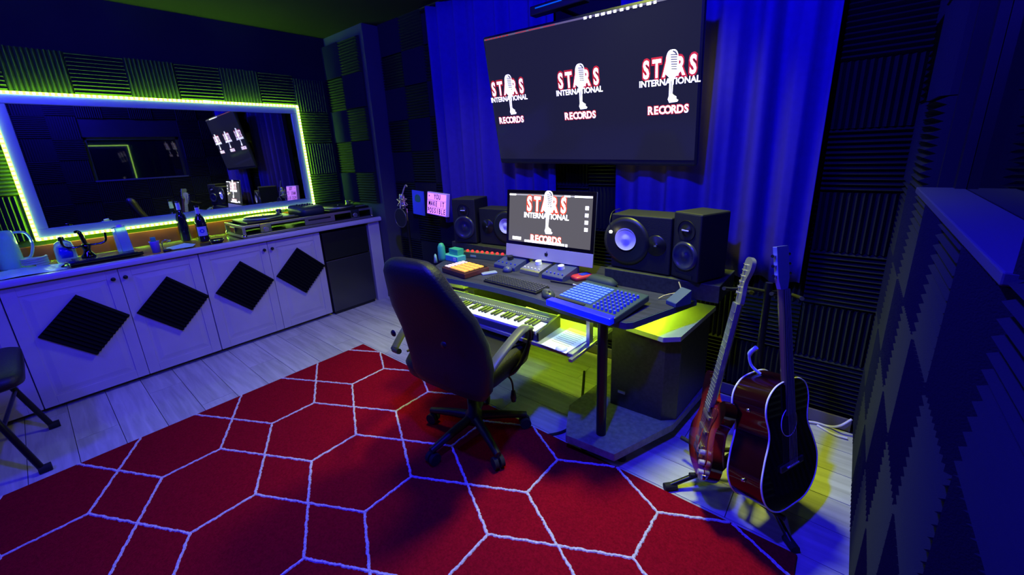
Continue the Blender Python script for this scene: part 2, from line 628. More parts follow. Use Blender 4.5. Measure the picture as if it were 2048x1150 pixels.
# ------------------------------------------------------------------ rug
rug = thing('area_rug', 'red rectangular rug with a white linked hexagon line pattern', 'rug', (-1.45, 0.3, 0))
rx0, rx1, ry0, ry1 = -2.93, 0.03, -0.95, 1.525
MB().b2((rx0 + 1.45, ry0 - 0.3, 0.0005), (rx1 + 1.45, ry1 - 0.3, 0.013)).build('pile', M_rug, rug, bevel=0.004)
segs = []
for i in range(-2, 7):
    xc = -2.435 + 0.4985 * i
    for j in range(-1, 6):
        c = 1.5235 - 0.5085 * j
        segs.append(((xc, c - 0.13), (xc, c - 0.5085 + 0.13)))
        segs.append(((xc, c + 0.13), (xc + 0.4985, c - 0.13)))
        segs.append(((xc, c - 0.13), (xc + 0.4985, c + 0.13)))


def clip(p, q):
    t0, t1 = 0.0, 1.0
    d = (q[0] - p[0], q[1] - p[1])
    for a, lo, hi in ((0, rx0 + 0.004, rx1 - 0.004), (1, ry0 + 0.004, ry1 - 0.004)):
        if abs(d[a]) < 1e-9:
            if p[a] < lo or p[a] > hi:
                return None
            continue
        ta, tb = (lo - p[a]) / d[a], (hi - p[a]) / d[a]
        if ta > tb:
            ta, tb = tb, ta
        t0, t1 = max(t0, ta), min(t1, tb)
    if t1 - t0 < 1e-3:
        return None
    return (p[0] + d[0] * t0, p[1] + d[1] * t0), (p[0] + d[0] * t1, p[1] + d[1] * t1)


b = MB()
for s_ in segs:
    r_ = clip(*s_)
    if not r_:
        continue
    (ax, ay), (bx, by) = r_
    L = math.hypot(bx - ax, by - ay)
    n = max(2, int(L / 0.007))
    nx_, ny_ = -(by - ay) / L, (bx - ax) / L
    vs, fs = [], []
    for i in range(n + 1):
        t = i / n
        wv = 0.0012 * math.sin(t * L * 90)
        hw1 = 0.0063 + rnd.uniform(-0.0022, 0.0022)
        hw2 = 0.0063 + rnd.uniform(-0.0022, 0.0022)
        x_, y_ = ax + (bx - ax) * t + nx_ * wv + 1.45, ay + (by - ay) * t + ny_ * wv - 0.3
        zz = 0.0165 + rnd.uniform(-0.001, 0.001)
        vs += [(x_ - nx_ * hw1, y_ - ny_ * hw1, 0.0125), (x_ - nx_ * hw1 * .6, y_ - ny_ * hw1 * .6, zz), (x_ + nx_ * hw2 * .6, y_ + ny_ * hw2 * .6, zz), (x_ + nx_ * hw2, y_ + ny_ * hw2, 0.0125)]
    for i in range(n):
        for k in range(3):
            a = i * 4 + k
            fs.append((a, a + 4, a + 5, a + 1))
    b.add(vs, fs)
tag(b.build('pattern_line', M_rugw, rug), 'white pile lines linking hexagons', None, None, 'stuff')

# ------------------------------------------------------------------ bar run
CF = -3.77      # door faces


def cabinet(y0, ym, y1, label):
    t = thing('bar_cabinet', label, 'cabinet', (CF, y0, 0), 0, 'white base cabinets under the bar worktop')
    MB().b2((-0.52, 0.002, 0.036), (-0.022, y1 - y0 - 0.002, 0.845)).build('carcass', M_white, t)
    MB().b2((-0.50, 0.002, 0.0), (-0.07, y1 - y0 - 0.002, 0.036)).build('plinth', M_kick, t)
    for (a, c, kn) in ((0.003, ym - y0 - 0.0015, 1), (ym - y0 + 0.0015, y1 - y0 - 0.003, 0)):
        d = MB()
        d.b2((-0.021, a, 0.036), (-0.004, c, 0.838))
        # stiles and rails proud, raised field in the middle
        st = 0.062
        d.b2((-0.0045, a, 0.036), (0, a + st, 0.838))
        d.b2((-0.0045, c - st, 0.036), (0, c, 0.838))
        d.b2((-0.0045, a + st, 0.036), (0, c - st, 0.036 + st))
        d.b2((-0.0045, a + st, 0.838 - st), (0, c - st, 0.838))
        ia, ic, iz0, iz1 = a + st + 0.012, c - st - 0.012, 0.036 + st + 0.012, 0.838 - st - 0.012
        g = 0.028
        vs = [(-0.0042, ia, iz0), (-0.0042, ic, iz0), (-0.0042, ic, iz1), (-0.0042, ia, iz1),
              (0.0, ia + g, iz0 + g), (0.0, ic - g, iz0 + g), (0.0, ic - g, iz1 - g), (0.0, ia + g, iz1 - g)]
        d.add(vs, [(0, 1, 5, 4), (1, 2, 6, 5), (2, 3, 7, 6), (3, 0, 4, 7), (4, 5, 6, 7)])
        door = d.build('door', M_white, t, bevel=0.0015, seg=1)
        ky = c - 0.033 if kn else a + 0.026
        MB().lathe([(0.0, 0.026), (0.009, 0.025), (0.013, 0.02), (0.013, 0.015), (0.006, 0.010), (0.005, 0.0)], (0.0, ky, 0.775), 14, (1, 0, 0)).build('knob', M_blackm, door)
    return t


cabinet(-1.11, -0.66, -0.21, 'white panelled base cabinet at the left edge, behind the black stool')
cabinet(-0.21, 0.31, 0.765, 'white panelled base cabinet with two doors, under the drip tray')
cabinet(0.765, 1.25, 1.705, 'white panelled base cabinet with two doors, beside the mini fridge')
dm = foam_mesh('diamond_foam', True, 0.303, 0.303, 12, 0.012, 0.022, M_foamdk)
for (yc, zc, lab) in ((0.087, 0.508, 'black ridged foam square hung as a diamond on the leftmost cabinet door in full view'),
                      (0.552, 0.506, 'black ridged foam diamond on the cabinet door second from the left'),
                      (1.027, 0.508, 'black ridged foam diamond on the cabinet door third from the left'),
                      (1.482, 0.524, 'black ridged foam diamond on the cabinet door next to the mini fridge')):
    o = bpy.data.objects.new('foam_diamond', dm)
    COL.objects.link(o)
    o.location = (CF + 0.001, yc, zc)
    o.rotation_euler = (Matrix.Rotation(PI / 2, 3, 'Z') @ Matrix.Rotation(R(45), 3, 'Y')).to_euler()
    tag(o, lab, 'foam panel', 'foam diamonds on the cabinet doors')

wt = thing('bar_worktop', 'long brown bar worktop with a pale front edge over the white cabinets', 'worktop', (CF, 0, 0))
MB().b2((-0.54, -1.2, 0.846), (0.018, 2.342, 0.886)).build('slab', M_counter, wt, bevel=0.004)
b = MB()
b.prism(spline([(0.016, 0.846), (0.032, 0.850), (0.036, 0.866), (0.032, 0.884), (0.016, 0.890), (0.004, 0.888), (0.004, 0.848)], 4), -1.2, 2.35,
        Matrix(((1, 0, 0, 0), (0, 0, 1, 0), (0, 1, 0, 0), (0, 0, 0, 1))), True)
b.build('edge_moulding', M_edge, wt)
MB().b2((-0.56, -1.2, 0.886), (-0.538, 2.342, 1.00)).build('backsplash', M_splash, wt, bevel=0.003)
o = thing('end_panel', 'white upright panel closing the bar beside the mini fridge', 'panel', (CF, 2.2, 0))
MB().b2((-0.5, 0.01, 0), (0.0, 0.135, 0.845)).build('board', M_white, o, bevel=0.002)

fr = thing('mini_fridge', 'dark undercounter mini fridge with a steel lower door', 'fridge', (CF, 1.715, 0))
MB().b2((-0.5, 0.005, 0.02), (-0.035, 0.475, 0.82)).build('body', M_fridgetop, fr, bevel=0.004)
MB().b2((-0.034, 0.008, 0.555), (0.0, 0.472, 0.82)).build('freezer_door', M_fridgetop, fr, bevel=0.006)
MB().b2((-0.034, 0.008, 0.03), (0.003, 0.472, 0.545)).build('door', M_fridge, fr, bevel=0.006)
MB().b2((-0.03, 0.02, 0.0), (-0.01, 0.46, 0.028)).build('foot_grille', M_black, fr)

# ------------------------------------------------------------------ mirror
MX = -4.28
my0, my1, mz0, mz1 = 0.02, 1.925, 1.05, 1.992
mir = thing('wall_mirror', 'wide wall mirror in a flat white frame above the bar', 'mirror', (MX, my0, mz0))
W_, H_ = my1 - my0, mz1 - mz0
fw = 0.062
MB().b2((-0.022, fw - 0.01, fw - 0.01), (-0.012, W_ - fw + 0.01, H_ - fw + 0.01)).build('glass', M_mirror, mir)
for (a, c, z0_, z1_) in ((0, W_, 0, fw), (0, W_, H_ - fw, H_), (0, fw, fw, H_ - fw), (W_ - fw, W_, fw, H_ - fw)):
    MB().b2((-0.03, a, z0_), (0.0, c, z1_)).build('frame_rail', M_frame, mir, bevel=0.004)
led = thing('led_strip', 'glowing lime LED strip running round the wall mirror frame', 'light strip', (MX, my0, mz0))
tape, chips = MB(), MB()
o_ = 0.012
for (p, q) in (((-o_, H_ + 0), (W_ + o_, H_ + 0)), ((-o_, 0), (W_ + o_, 0)), ((0, -o_), (0, H_ + o_)), ((W_, -o_), (W_, H_ + o_))):
    L = math.hypot(q[0] - p[0], q[1] - p[1])
    horiz = abs(q[0] - p[0]) > abs(q[1] - p[1])
    s = (0.004, L, 0.018) if horiz else (0.004, 0.018, L)
    off = (0.0 if horiz else (0.006 if p[0] > 1 else -0.006), (0.006 if p[1] > 0.5 else -0.006) if horiz else 0)
    tape.box((0.002, (p[0] + q[0]) / 2 + off[0], (p[1] + q[1]) / 2 + off[1]), s)
    n = int(L / 0.0285)
    for i in range(n):
        t = (i + 0.5) / n
        chips.box((0.007, p[0] + (q[0] - p[0]) * t + off[0], p[1] + (q[1] - p[1]) * t + off[1]), (0.006, 0.013, 0.014))
tape.build('tape', M_lime, led)
tag(chips.build('led_chip', M_led, led), 'bright LED chips', None, None, 'stuff')
# outward facing glow tape on the rim of the frame
b = MB()
b.b2((-0.028, 0, H_ + 0.002), (0, W_, H_ + 0.004))
b.b2((-0.028, W_ + 0.002, 0), (0, W_ + 0.004, H_))
b.b2((-0.028, -0.004, 0), (0, -0.002, H_))
b.b2((-0.028, 0, -0.004), (0, W_, -0.002))
b.build('rim_tape', M_rim, led)
MB().box((0.010, 1.19 - my0, H_ + 0.008), (0.014, 0.05, 0.016)).build('connector', M_eW, led)

# ------------------------------------------------------------------ things on the bar
CT = 0.891
# dj flight case
fc = thing('flight_case', 'low silver edged black flight case carrying the turntables', 'case', (-3.785, 1.10, CT))
FW, FD, FH = 1.18, 0.43, 0.10
b = MB()
b.b2((-FD, 0, 0.004), (0, FW, 0.024))
b.b2((-FD, 0, 0.024), (-FD + 0.012, FW, FH))
b.b2((-FD, 0, 0.024), (0, 0.012, FH))
b.b2((-FD, FW - 0.012, 0.024), (0, FW, FH))
b.build('shell', M_black, fc)
b = MB()
for z in (0.012, FH - 0.006):
    b.b2((-0.006, 0, z - 0.010), (0.004, FW, z + 0.010))
    b.b2((-FD, -0.004, z - 0.010), (0, 0.006, z + 0.010))
    b.b2((-FD, FW - 0.006, z - 0.010), (0, FW + 0.004, z + 0.010))
b.b2((-0.006, -0.004, 0.004), (0.005, 0.018, FH))
b.b2((-0.006, FW - 0.018, 0.004), (0.005, FW + 0.004, FH))
b.b2((-FD, -0.004, 0.004), (-FD + 0.02, 0.006, FH))
b.build('edge_trim', M_alu, fc, bevel=0.0015)
MB().b2((-0.2, 0.012, FH - 0.012), (-0.004, FW - 0.012, FH - 0.002)).build('front_shelf', M_black, fc)
MB().b2((-0.006, 0.50, 0.028), (0.0035, 0.78, FH - 0.018)).build('centre_panel', M_alu, fc)
MB().b2((0.0036, 0.53, 0.062), (0.006, 0.74, 0.076)).build('slot', M_black, fc)
for yy in (0.17, 0.99):
    l_ = MB().b2((0.0, yy - 0.045, 0.030), (0.010, yy + 0.045, FH + 0.004)).build('latch', M_chrome, fc, bevel=0.003)
    MB().cyl((0.010, yy, 0.052), (0.017, yy, 0.052), 0.02).build('twist_key', M_alu, l_)
l_ = MB().b2((-0.28, -0.012, 0.035), (-0.16, -0.0045, 0.08)).build('latch', M_chrome, fc, bevel=0.003)
for yy in (0.004, FW - 0.004):
    for xx in (-0.004, -FD + 0.01):
        MB().lathe([(0, 0.02), (0.012, 0.016), (0.02, 0.004), (0.02, -0.006), (0, -0.010)], (xx, yy, 0.016), 12, (0, 0, 1)).build('ball_corner', M_chrome, fc)


def turntable(yc, label):
    t = thing('turntable', label, 'turntable', (-4.0, yc, CT + FH + 0.001), 0, 'turntables in the flight case')
    MB().b2((-0.19, -0.21, 0.0), (0.19, 0.21, 0.022)).build('deck', M_blackm, t, bevel=0.006)
    MB().lathe([(0, 0.036), (0.148, 0.036), (0.156, 0.030), (0.156, 0.024), (0, 0.024)], (0.0, -0.02, 0), 40).build('platter', M_alu, t)
    MB().lathe([(0, 0.0405), (0.146, 0.0405), (0.148, 0.0365), (0, 0.0365)], (0.0, -0.02, 0), 40).build('record', mat('vinyl_record', (0.02, 0.02, 0.03), 0.25), t)
    MB().cyl((0.0, -0.02, 0.0405), (0.0, -0.02, 0.052), 0.004).build('spindle', M_chrome, t)
    MB().cyl((-0.14, 0.165, 0.022), (-0.14, 0.165, 0.065), 0.028).build('arm_base', M_chrome, t)
    MB().tube(spline([(-0.17, 0.165, 0.066), (-0.14, 0.165, 0.066), (-0.05, 0.17, 0.062), (0.03, 0.15, 0.056), (0.07, 0.105, 0.050)], 5, False), 0.0045).build('tonearm', M_chrome, t)
    MB().b2((0.155, 0.08, 0.0225), (0.17, 0.18, 0.030)).build('pitch_slider', M_alu, t)
    return t


turntable(1.36, 'black turntable with bare platter on the left end of the flight case')
turntable(2.06, 'black turntable with silver rimmed platter on the right end of the flight case')
mx = thing('dj_mixer', 'dark mixer standing between the two turntables', 'mixer', (-4.0, 1.72, CT + FH + 0.001))
b = MB()
b.loft([(0, 0, 0, 0.17, 0.115), (0, 0, 0.05, 0.17, 0.115), (-0.01, 0, 0.075, 0.16, 0.11), (-0.02, 0, 0.083, 0.14, 0.095)], 32, 6)
b.build('body', mat('mixer_teal_black', (0.02, 0.035, 0.04), 0.45), mx)
for i in range(3):
    for j in range(3):
        MB().cyl((-0.06 + i * 0.05, -0.05 + j * 0.05, 0.08), (-0.06 + i * 0.05, -0.05 + j * 0.05, 0.095), 0.009, 0.007, 10).build('knob', M_black, mx)
MB().tube([(0.12, -0.06, 0.083), (0.12, 0.06, 0.083)], 0.004).build('crossfader', M_alu, mx)

# left end clutter
jug = thing('water_jug', 'tall pale plastic jug with a handle at the left end of the bar', 'jug', (-4.12, -0.13, CT))
MB().lathe([(0, 0.006), (0.056, 0.004), (0.06, 0.02), (0.055, 0.20), (0.05, 0.25), (0.046, 0.25), (0.050, 0.2), (0.052, 0.02), (0, 0.012)], (0, 0, 0), 28).build('body', M_clear, jug)
MB().tube(spline([(0.0, 0.048, 0.235), (0.0, 0.10, 0.225), (0.0, 0.115, 0.15), (0.0, 0.09, 0.07), (0.0, 0.055, 0.06)], 6, False), 0.008).build('handle', M_clear, jug)
cup = thing('plastic_tumbler', 'pale blue plastic tumbler at the far left edge of the bar', 'cup', (-3.84, -0.37, CT))
MB().lathe([(0, 0.004), (0.042, 0.002), (0.052, 0.13), (0.049, 0.13), (0.039, 0.01), (0, 0.01)], (0, 0, 0), 24).build('wall', M_whitepl, cup)
coil = thing('coiled_hose', 'pale coiled hose lying beside the plastic jug', 'hose', (-4.02, -0.03, CT + 0.014))
pts = []
for i in range(60):
    a = i * 2 * PI / 18
    pts.append((0.05 * math.cos(a), 0.055 * math.sin(a), 0.010 + i * 0.0008))
MB().tube(pts, 0.0075, 8).build('coil', mat('green_white_hose', (0.5, 0.8, 0.35), 0.35), coil)
bag = MB()
vs, fs = [], []
for i in range(22):
    for j in range(12):
        u, v_ = i / 21, j / 11
        e = min(u, 1 - u, v_, 1 - v_) * 6
        z = 0.002 + min(1, e) * (0.010 + 0.012 * abs(math.sin(u * 17 + v_ * 5)) * abs(math.cos(v_ * 11 + u * 7)))
        vs.append(((v_ - 0.5) * 0.28 + 0.015 * math.sin(u * 9), (u - 0.5) * 0.38 + 0.012 * math.sin(v_ * 8), z))
for i in range(21):
    for j in range(11):
        a = i * 12 + j
        fs.append((a, a + 1, a + 13, a + 12))
bag.add(vs, fs, True)
o = bag.build('plastic_sheet', M_cloth, loc=(-3.93, -0.11, CT))
tag(o, 'crumpled pale plastic sheet spread on the left of the worktop', 'sheet')
bt = thing('spray_bottle', 'squat clear bottle with a blue label left of the drip tray', 'bottle', (-4.07, 0.115, CT))
MB().loft([(0, 0, 0, 0.04, 0.05), (0, 0, 0.02, 0.043, 0.053), (0, 0, 0.10, 0.040, 0.05), (0, 0, 0.135, 0.032, 0.04), (0, 0, 0.15, 0.018, 0.02)], 24).build('bottle_body', M_clear, bt)
MB().loft([(0.0355, 0.0, 0.035, 0.009, 0.030), (0.036, 0.0, 0.07, 0.009, 0.034), (0.034, 0.0, 0.11, 0.008, 0.026)], 16, 2.2).build('label', M_bluecap, bt)
MB().cyl((0, 0, 0.15), (0, 0, 0.175), 0.018, 0.014).build('cap', M_black, bt)

tr = thing('drip_tray', 'black rectangular drip tray with chrome grid on the worktop', 'tray', (-3.96, 0.29, CT), R(2))
MB().b2((-0.11, -0.185, 0.0), (0.11, 0.185, 0.022)).build('tray_body', M_ablack, tr, bevel=0.006)
b = MB()
for i in range(9):
    b.b2((-0.09 + i * 0.0205, -0.16, 0.0225), (-0.083 + i * 0.0205, 0.16, 0.026))
tag(b.build('grid', M_chrome, tr), None, None, None)
tap = thing('drinks_dispenser', 'chrome fork shaped drinks dispenser standing on the drip tray', 'dispenser', (-3.99, 0.215, CT + 0.0265))
MB().lathe([(0, 0), (0.04, 0), (0.036, 0.012), (0.022, 0.03), (0.018, 0.05), (0.026, 0.075), (0.018, 0.09), (0, 0.095)], (0, 0, 0), 24).build('column', mat('dark_chrome', (0.1, 0.11, 0.13), 0.12, metal=1), tap)
MB().tube(spline([(0, -0.105, 0.155), (0, -0.10, 0.09), (0, -0.05, 0.075), (0, 0, 0.082), (0, 0.05, 0.078), (0, 0.10, 0.09), (0, 0.11, 0.150)], 5, False), 0.007).build('cross_arm', MATS['dark_chrome'], tap)
MB().tube(spline([(0, 0, 0.09), (0, -0.005, 0.14), (0.0, -0.015, 0.175), (0.02, -0.03, 0.178)], 5, False), [0.012] * 10 + [0.009] * 6).build('spout', MATS['dark_chrome'], tap)
cyl_ = thing('tall_dispenser_tube', 'tall slanted translucent blue tube at the right of the drip tray', 'dispenser', (-4.0, 0.415, CT + 0.0265))
b = MB()
b.prism([(-0.03, -0.03), (0.03, -0.03), (0.034, 0.0), (0.03, 0.03), (-0.03, 0.03)], 0, 0.175, Matrix.Rotation(R(3), 4, 'X'))
b.build('tube', mat('blue_white_plastic', (0.4, 0.65, 0.8), 0.2, trans=0.4), cyl_, bevel=0.006)
MB().b2((-0.03, -0.052, 0.0), (0.02, -0.031, 0.17)).build('side_face', M_clear, cyl_, bevel=0.003)
MB().cyl((0, -0.008, 0.174), (0, -0.010, 0.19), 0.02, 0.016).build('cap', M_whitepl, cyl_)
mug = thing('purple_mug', 'small purple cup holding a green insert near the worktop front', 'cup', (-3.83, 0.545, CT))
MB().lathe([(0, 0.003), (0.024, 0.002), (0.028, 0.08), (0.032, 0.086), (0.026, 0.084), (0.02, 0.01), (0, 0.01)], (0, 0, 0), 20).build('cup_wall', mat('violet_plastic', (0.35, 0.25, 0.8), 0.35), mug)
MB().b2((-0.012, -0.016, 0.01), (0.012, 0.012, 0.115)).build('green_insert', M_green, mug, bevel=0.002)
clip_ = tag(MB().tube(spline([(-0.05, 0.05, 0.005), (-0.05, 0.05, 0.06), (-0.04, 0.075, 0.078), (-0.05, 0.10, 0.066), (-0.055, 0.08, 0.06)], 6, False), 0.004).build('wire_hook', M_chrome, loc=(-3.83, 0.545, CT)), 'bent pale wire hook standing behind the purple cup', 'hook')
o = MB()
o.loft([(0, 0, 0, 0.014, 0.022), (0, 0, 0.012, 0.017, 0.026), (0, 0, 0.02, 0.010, 0.016)], 16)
tag(o.build('bottle_cap', M_black, loc=(-3.80, 0.60, CT)), 'small black cap lying right of the purple cup', 'cap')
nap = MB()
nap.add([(-0.07, -0.09, 0.002), (0.06, -0.07, 0.002), (0.07, 0.05, 0.002), (-0.02, 0.09, 0.003), (-0.06, 0.03, 0.018), (0.0, -0.01, 0.016), (0.03, 0.02, 0.008), (-0.01, -0.05, 0.007)],
        [(0, 1, 7), (1, 5, 7), (1, 2, 5), (5, 2, 6), (2, 3, 6), (3, 4, 6), (4, 5, 6), (4, 0, 7), (4, 7, 5)])
tag(nap.build('napkin', mat('pale_blue_tissue', (0.5, 0.65, 0.85), 0.8), loc=(-3.9, 0.71, CT)), 'crumpled pale blue napkin on the worktop', 'napkin')


def bottle(x, y_, h, r, m, label, neck_label=True, group='dark bottles on the bar', band=None):
    t = thing('glass_bottle', label, 'bottle', (x, y_, CT), 0, group)
    MB().lathe([(0, 0.004), (r * 0.9, 0.002), (r, 0.01), (r, h * 0.55), (r * 0.85, h * 0.64), (r * 0.38, h * 0.75), (r * 0.34, h * 0.95), (r * 0.42, h * 0.955), (r * 0.42, h), (0, h)], (0, 0, 0), 24).build('bottle_body', m, t)
    if neck_label:
        MB().lathe([(r * 0.41, h * 0.78), (r * 0.39, h * 0.95)], (0, 0, 0), 20).build('neck_foil', M_label, t)
    if band:
        MB().lathe([(r + 0.001, h * 0.15), (r + 0.001, h * 0.5)], (0, 0, 0), 24).build('label', M_label, t)
        tm = text_mb('O', 0.035)
        tm.T = Matrix.Identity(4)
        b = MB()
        b.add([(r + 0.0022, -vx, vz + h * 0.33) for vx, vy, vz in tm.v], tm.f)
        b.build('label_mark', M_ink, t)
    return t


bottle(-4.18, 0.80, 0.33, 0.036, M_bottle, 'tall plain dark bottle with a pale neck foil, left of the labelled bottle')
lb = bottle(-4.00, 0.88, 0.29, 0.038, M_bottle, 'dark bottle with a pale square label bearing a ring mark')
lb.rotation_euler = (0, 0, R(-14))
b = MB()
b.T = Matrix.Identity(4)
lab = [(0.0392 * math.cos(R(a_)), 0.0392 * math.sin(R(a_))) for a_ in range(-50, 51, 10)]
vs = [(x, y_, 0.05) for x, y_ in lab] + [(x, y_, 0.125) for x, y_ in lab]
b.add(vs, [(i, i + 1, 12 + i, 11 + i) for i in range(10)], True)
b.build('label', M_label, lb)
b = MB()
ring_o = [(0.016 * math.cos(a_ * PI / 10), 0.016 * math.sin(a_ * PI / 10)) for a_ in range(20)]
b.add([(math.sqrt(0.0400 ** 2 - (p[0] * q) ** 2), p[0] * q, 0.09 + p[1] * q) for q in (1.0, 0.5) for p in ring_o], [(i, (i + 1) % 20, 20 + (i + 1) % 20, 20 + i) for i in range(20)])
b.build('ring_mark', M_bluecap, lb)
ash = thing('shallow_dish', 'small dark glass dish in front of the labelled jar', 'dish', (-3.83, 0.92, CT))
MB().lathe([(0, 0.004), (0.04, 0.0), (0.052, 0.026), (0.048, 0.027), (0.036, 0.008), (0, 0.008)], (0, 0, 0), 28).build('bowl', M_bottle, ash)

# ------------------------------------------------------------------ stool at left edge
st = thing('folding_bench', 'black padded folding bench cropped by the left edge, in front of the cabinets', 'bench', (-3.26, -0.45, 0))
MB().loft([(0, 0, 0.49, 0.27, 0.24), (0, 0, 0.505, 0.295, 0.262), (0, 0, 0.545, 0.295, 0.262), (0, 0, 0.56, 0.27, 0.24)], 32, 9).build('seat', M_leather, st)
MB().b2((-0.24, -0.2, 0.40), (0.20, 0.13, 0.489)).build('under_box', M_black, st, bevel=0.01)
for lx, yt, yb, xb in ((-0.25, 0.13, 0.255, -0.26), (0.19, 0.09, 0.20, 0.245), (-0.25, -0.13, -0.255, -0.26), (0.19, -0.09, -0.24, 0.245)):
    l_ = MB().tube([(lx, yt, 0.49), (xb, yb, 0.03)], 0.014).build('leg', M_blackm, st)
    MB().cyl((xb, yb - 0.012, 0.021), (xb, yb + 0.035, 0.021), 0.021).build('rubber_foot', M_rubber, l_)
MB().tube([(-0.255, 0.18, 0.30), (0.215, 0.14, 0.30)], 0.010).build('cross_rail', M_blackm, st)

# ------------------------------------------------------------------ television
cyaw, cpit, crol = 0.014, 0.185, -0.028
u = Vector((math.cos(cyaw), math.sin(cyaw), 0))
n0 = Vector((math.sin(cyaw), -math.cos(cyaw), 0))
v = Vector((0, 0, 1)) * math.cos(cpit) + n0 * math.sin(cpit)
u2 = u * math.cos(crol) + v * math.sin(crol)
v2 = -u * math.sin(crol) + v * math.cos(crol)
nn = u2.cross(v2)   # facing viewer
TVM = Matrix(((u2[0], -nn[0], v2[0], -1.295), (u2[1], -nn[1], v2[1], 2.2), (u2[2], -nn[2], v2[2], 1.784), (0, 0, 0, 1)))
tv = thing('television', 'large wall television showing three red and white studio logos', 'television', M=TVM)
TW, TH = 1.332, 0.80
MB().b2((-TW / 2, 0.0, -TH / 2), (TW / 2, 0.035, TH / 2)).build('case', M_black, tv, bevel=0.012)
MB().b2((-TW / 2 + 0.014, -0.002, -TH / 2 + 0.034), (TW / 2 - 0.014, 0.003, TH / 2 - 0.012)).build('screen', M_scr, tv)
MB().b2((-0.3, 0.035, -0.22), (0.3, 0.08, 0.15)).build('rear_housing', M_black, tv, bevel=0.02)
arm = thing('wall_mount', 'black bracket holding the television off the wall', 'bracket', (-1.3, 2.28, 1.78))
MB().b2((-0.12, 0.03, -0.12), (0.12, 0.05, 0.12)).build('plate', M_blackm, arm)
MB().tube([(0, 0.05, 0), (0, 0.20, 0)], 0.02).build('arm', M_blackm, arm)
MB().b2((-0.1, 0.19, -0.15), (0.1, 0.203, 0.15)).build('wall_plate', M_blackm, arm)
# soundbar-like lamp bar above the television
bar = thing('lamp_bar', 'slim dark bar fixed above the television with a teal glint', 'bar', (-1.42, 2.13, 2.24))
MB().b2((-0.16, 0.0, 0.0), (0.2, 0.06, 0.05)).build('housing', M_black, bar, bevel=0.006)
MB().b2((-0.12, -0.002, 0.03), (0.06, 0.0, 0.036)).build('glint', mat('teal_glint_glow', (0.0, 0.3, 0.4), 0.4, emit=(0.0, 0.25, 0.5), es=0.3), bar)  # teal glint put in as a faintly glowing strip
MB().tube([(0, 0.06, 0.02), (0, 0.30, 0.02)], 0.012).build('bracket', M_blackm, bar)


def mic_art(s, y):
    """flat studio microphone drawing, height 1 from top, local xz; returns (white, dark, line) MBs"""
    wht, drk, red = MB(), MB(), MB()
    # capsule outline
    cap = []
    for i in range(28):
        a = 2 * PI * i / 28
        c_, s_ = math.cos(a), math.sin(a)
        cap.append((0.118 * math.copysign(abs(c_) ** .75, c_), 0.19 * math.copysign(abs(s_) ** .8, s_) - 0.19))
    T = Matrix(((s, 0, 0, 0), (0, 0, 1, y), (0, s, 0, 0), (0, 0, 0, 1)))
    drk_T = Matrix(((s, 0, 0, 0), (0, 0, 1, y - 0.0006), (0, s, 0, 0), (0, 0, 0, 1)))
    wht.prism(cap, -0.0003, 0.0003, T)
    # yoke either side, below
    yo = [(-0.15, -0.40), (-0.10, -0.30), (0.13, -0.30), (0.17, -0.40), (0.06, -0.50), (0.03, -0.58), (0.02, -0.80), (0.05, -0.83), (0.10, -0.86),
          (0.10, -0.90), (0.14, -0.93), (0.12, -0.96), (-0.04, -0.97), (-0.07, -0.90), (-0.05, -0.84), (-0.045, -0.58), (-0.05, -0.50)]
    wht.prism(yo, -0.0003, 0.0003, T)
    for i in range(7):
        z = -0.08 - i * 0.042
        x0_ = -0.035 + 0.004 * i
        drk.prism([(x0_, z), (0.095, z - 0.012), (0.095, z - 0.030), (x0_, z - 0.018)], -0.0003, 0.0003, drk_T)
    drk.prism([(0.02, -0.02), (0.07, -0.05), (0.10, -0.11), (0.085, -0.12), (0.05, -0.07), (0.0, -0.035)], -0.0003, 0.0003, drk_T)
    drk.prism([(-0.012, -0.56), (0.0, -0.56), (-0.002, -0.80), (-0.014, -0.80)], -0.0003, 0.0003, drk_T)
    return wht, drk


def logo(parent, uc, vc, w_, mw, mr, mdk, y=-0.0035, inter=True, rec=(0.0, 1.0)):
    """uc, vc centre of the INTERNATIONAL line, w_ overall lettering width"""
    k = w_
    def place(tb, nm, m, du, dv, dy=0.0):
        b = MB()
        b.add([(x + uc + du, yy + y + dy, z + vc + dv) for x, yy, z in tb.v], tb.f)
        return b.build(nm, m, parent)
    xs = [-0.42, -0.22, -0.02, 0.20, 0.42]
    for i, ch in enumerate('STARS'):
        t_ = text_mb(ch, 0.42 * k, 0.0003, 0.014 * k, 0.60)
        g_ = text_mb(ch, 0.42 * k, 0.0003, 0.050 * k, 0.60)
        place(g_, 'letter_glow', mr, xs[i] * k, 0.25 * k, 0.0006)
        place(t_, 'letter', mw, xs[i] * k, 0.25 * k)
    place(text_mb('INTERNATIONAL', 0.155 * k, 0.0003, 0.004 * k, 0.92), 'small_lettering', mw, 0, 0.02 * k)
    for i, ch in enumerate('RECORDS'):
        t_ = text_mb(ch, 0.20 * k, 0.0003, 0.006 * k, 0.85)
        g_ = text_mb(ch, 0.20 * k, 0.0003, 0.020 * k, 0.85)
        place(g_, 'letter_glow', mr, (i - 3) * 0.112 * k + rec[0] * k, -0.47 * k, 0.0006)
        place(t_, 'letter', mw, (i - 3) * 0.112 * k + rec[0] * k, -0.47 * k)
    wh, dk = mic_art(0.92 * k, y - 0.001)
    for mb_, nm, m_, dy in ((wh, 'microphone_drawing', mw, 0), (dk, 'drawing_line', mdk, 0)):
        b = MB()
        b.add([(x + uc + 0.06 * k, yy + dy, z + vc + 0.55 * k) for x, yy, z in mb_.v], mb_.f)
        tag(b.build(nm, m_, parent), None, None, None, 'stuff' if nm == 'drawing_line' else None)


for uc in (-0.515, 0.002, 0.512):
    logo(tv, uc, 0.018, 0.272, M_eW, M_eR, M_eDk)
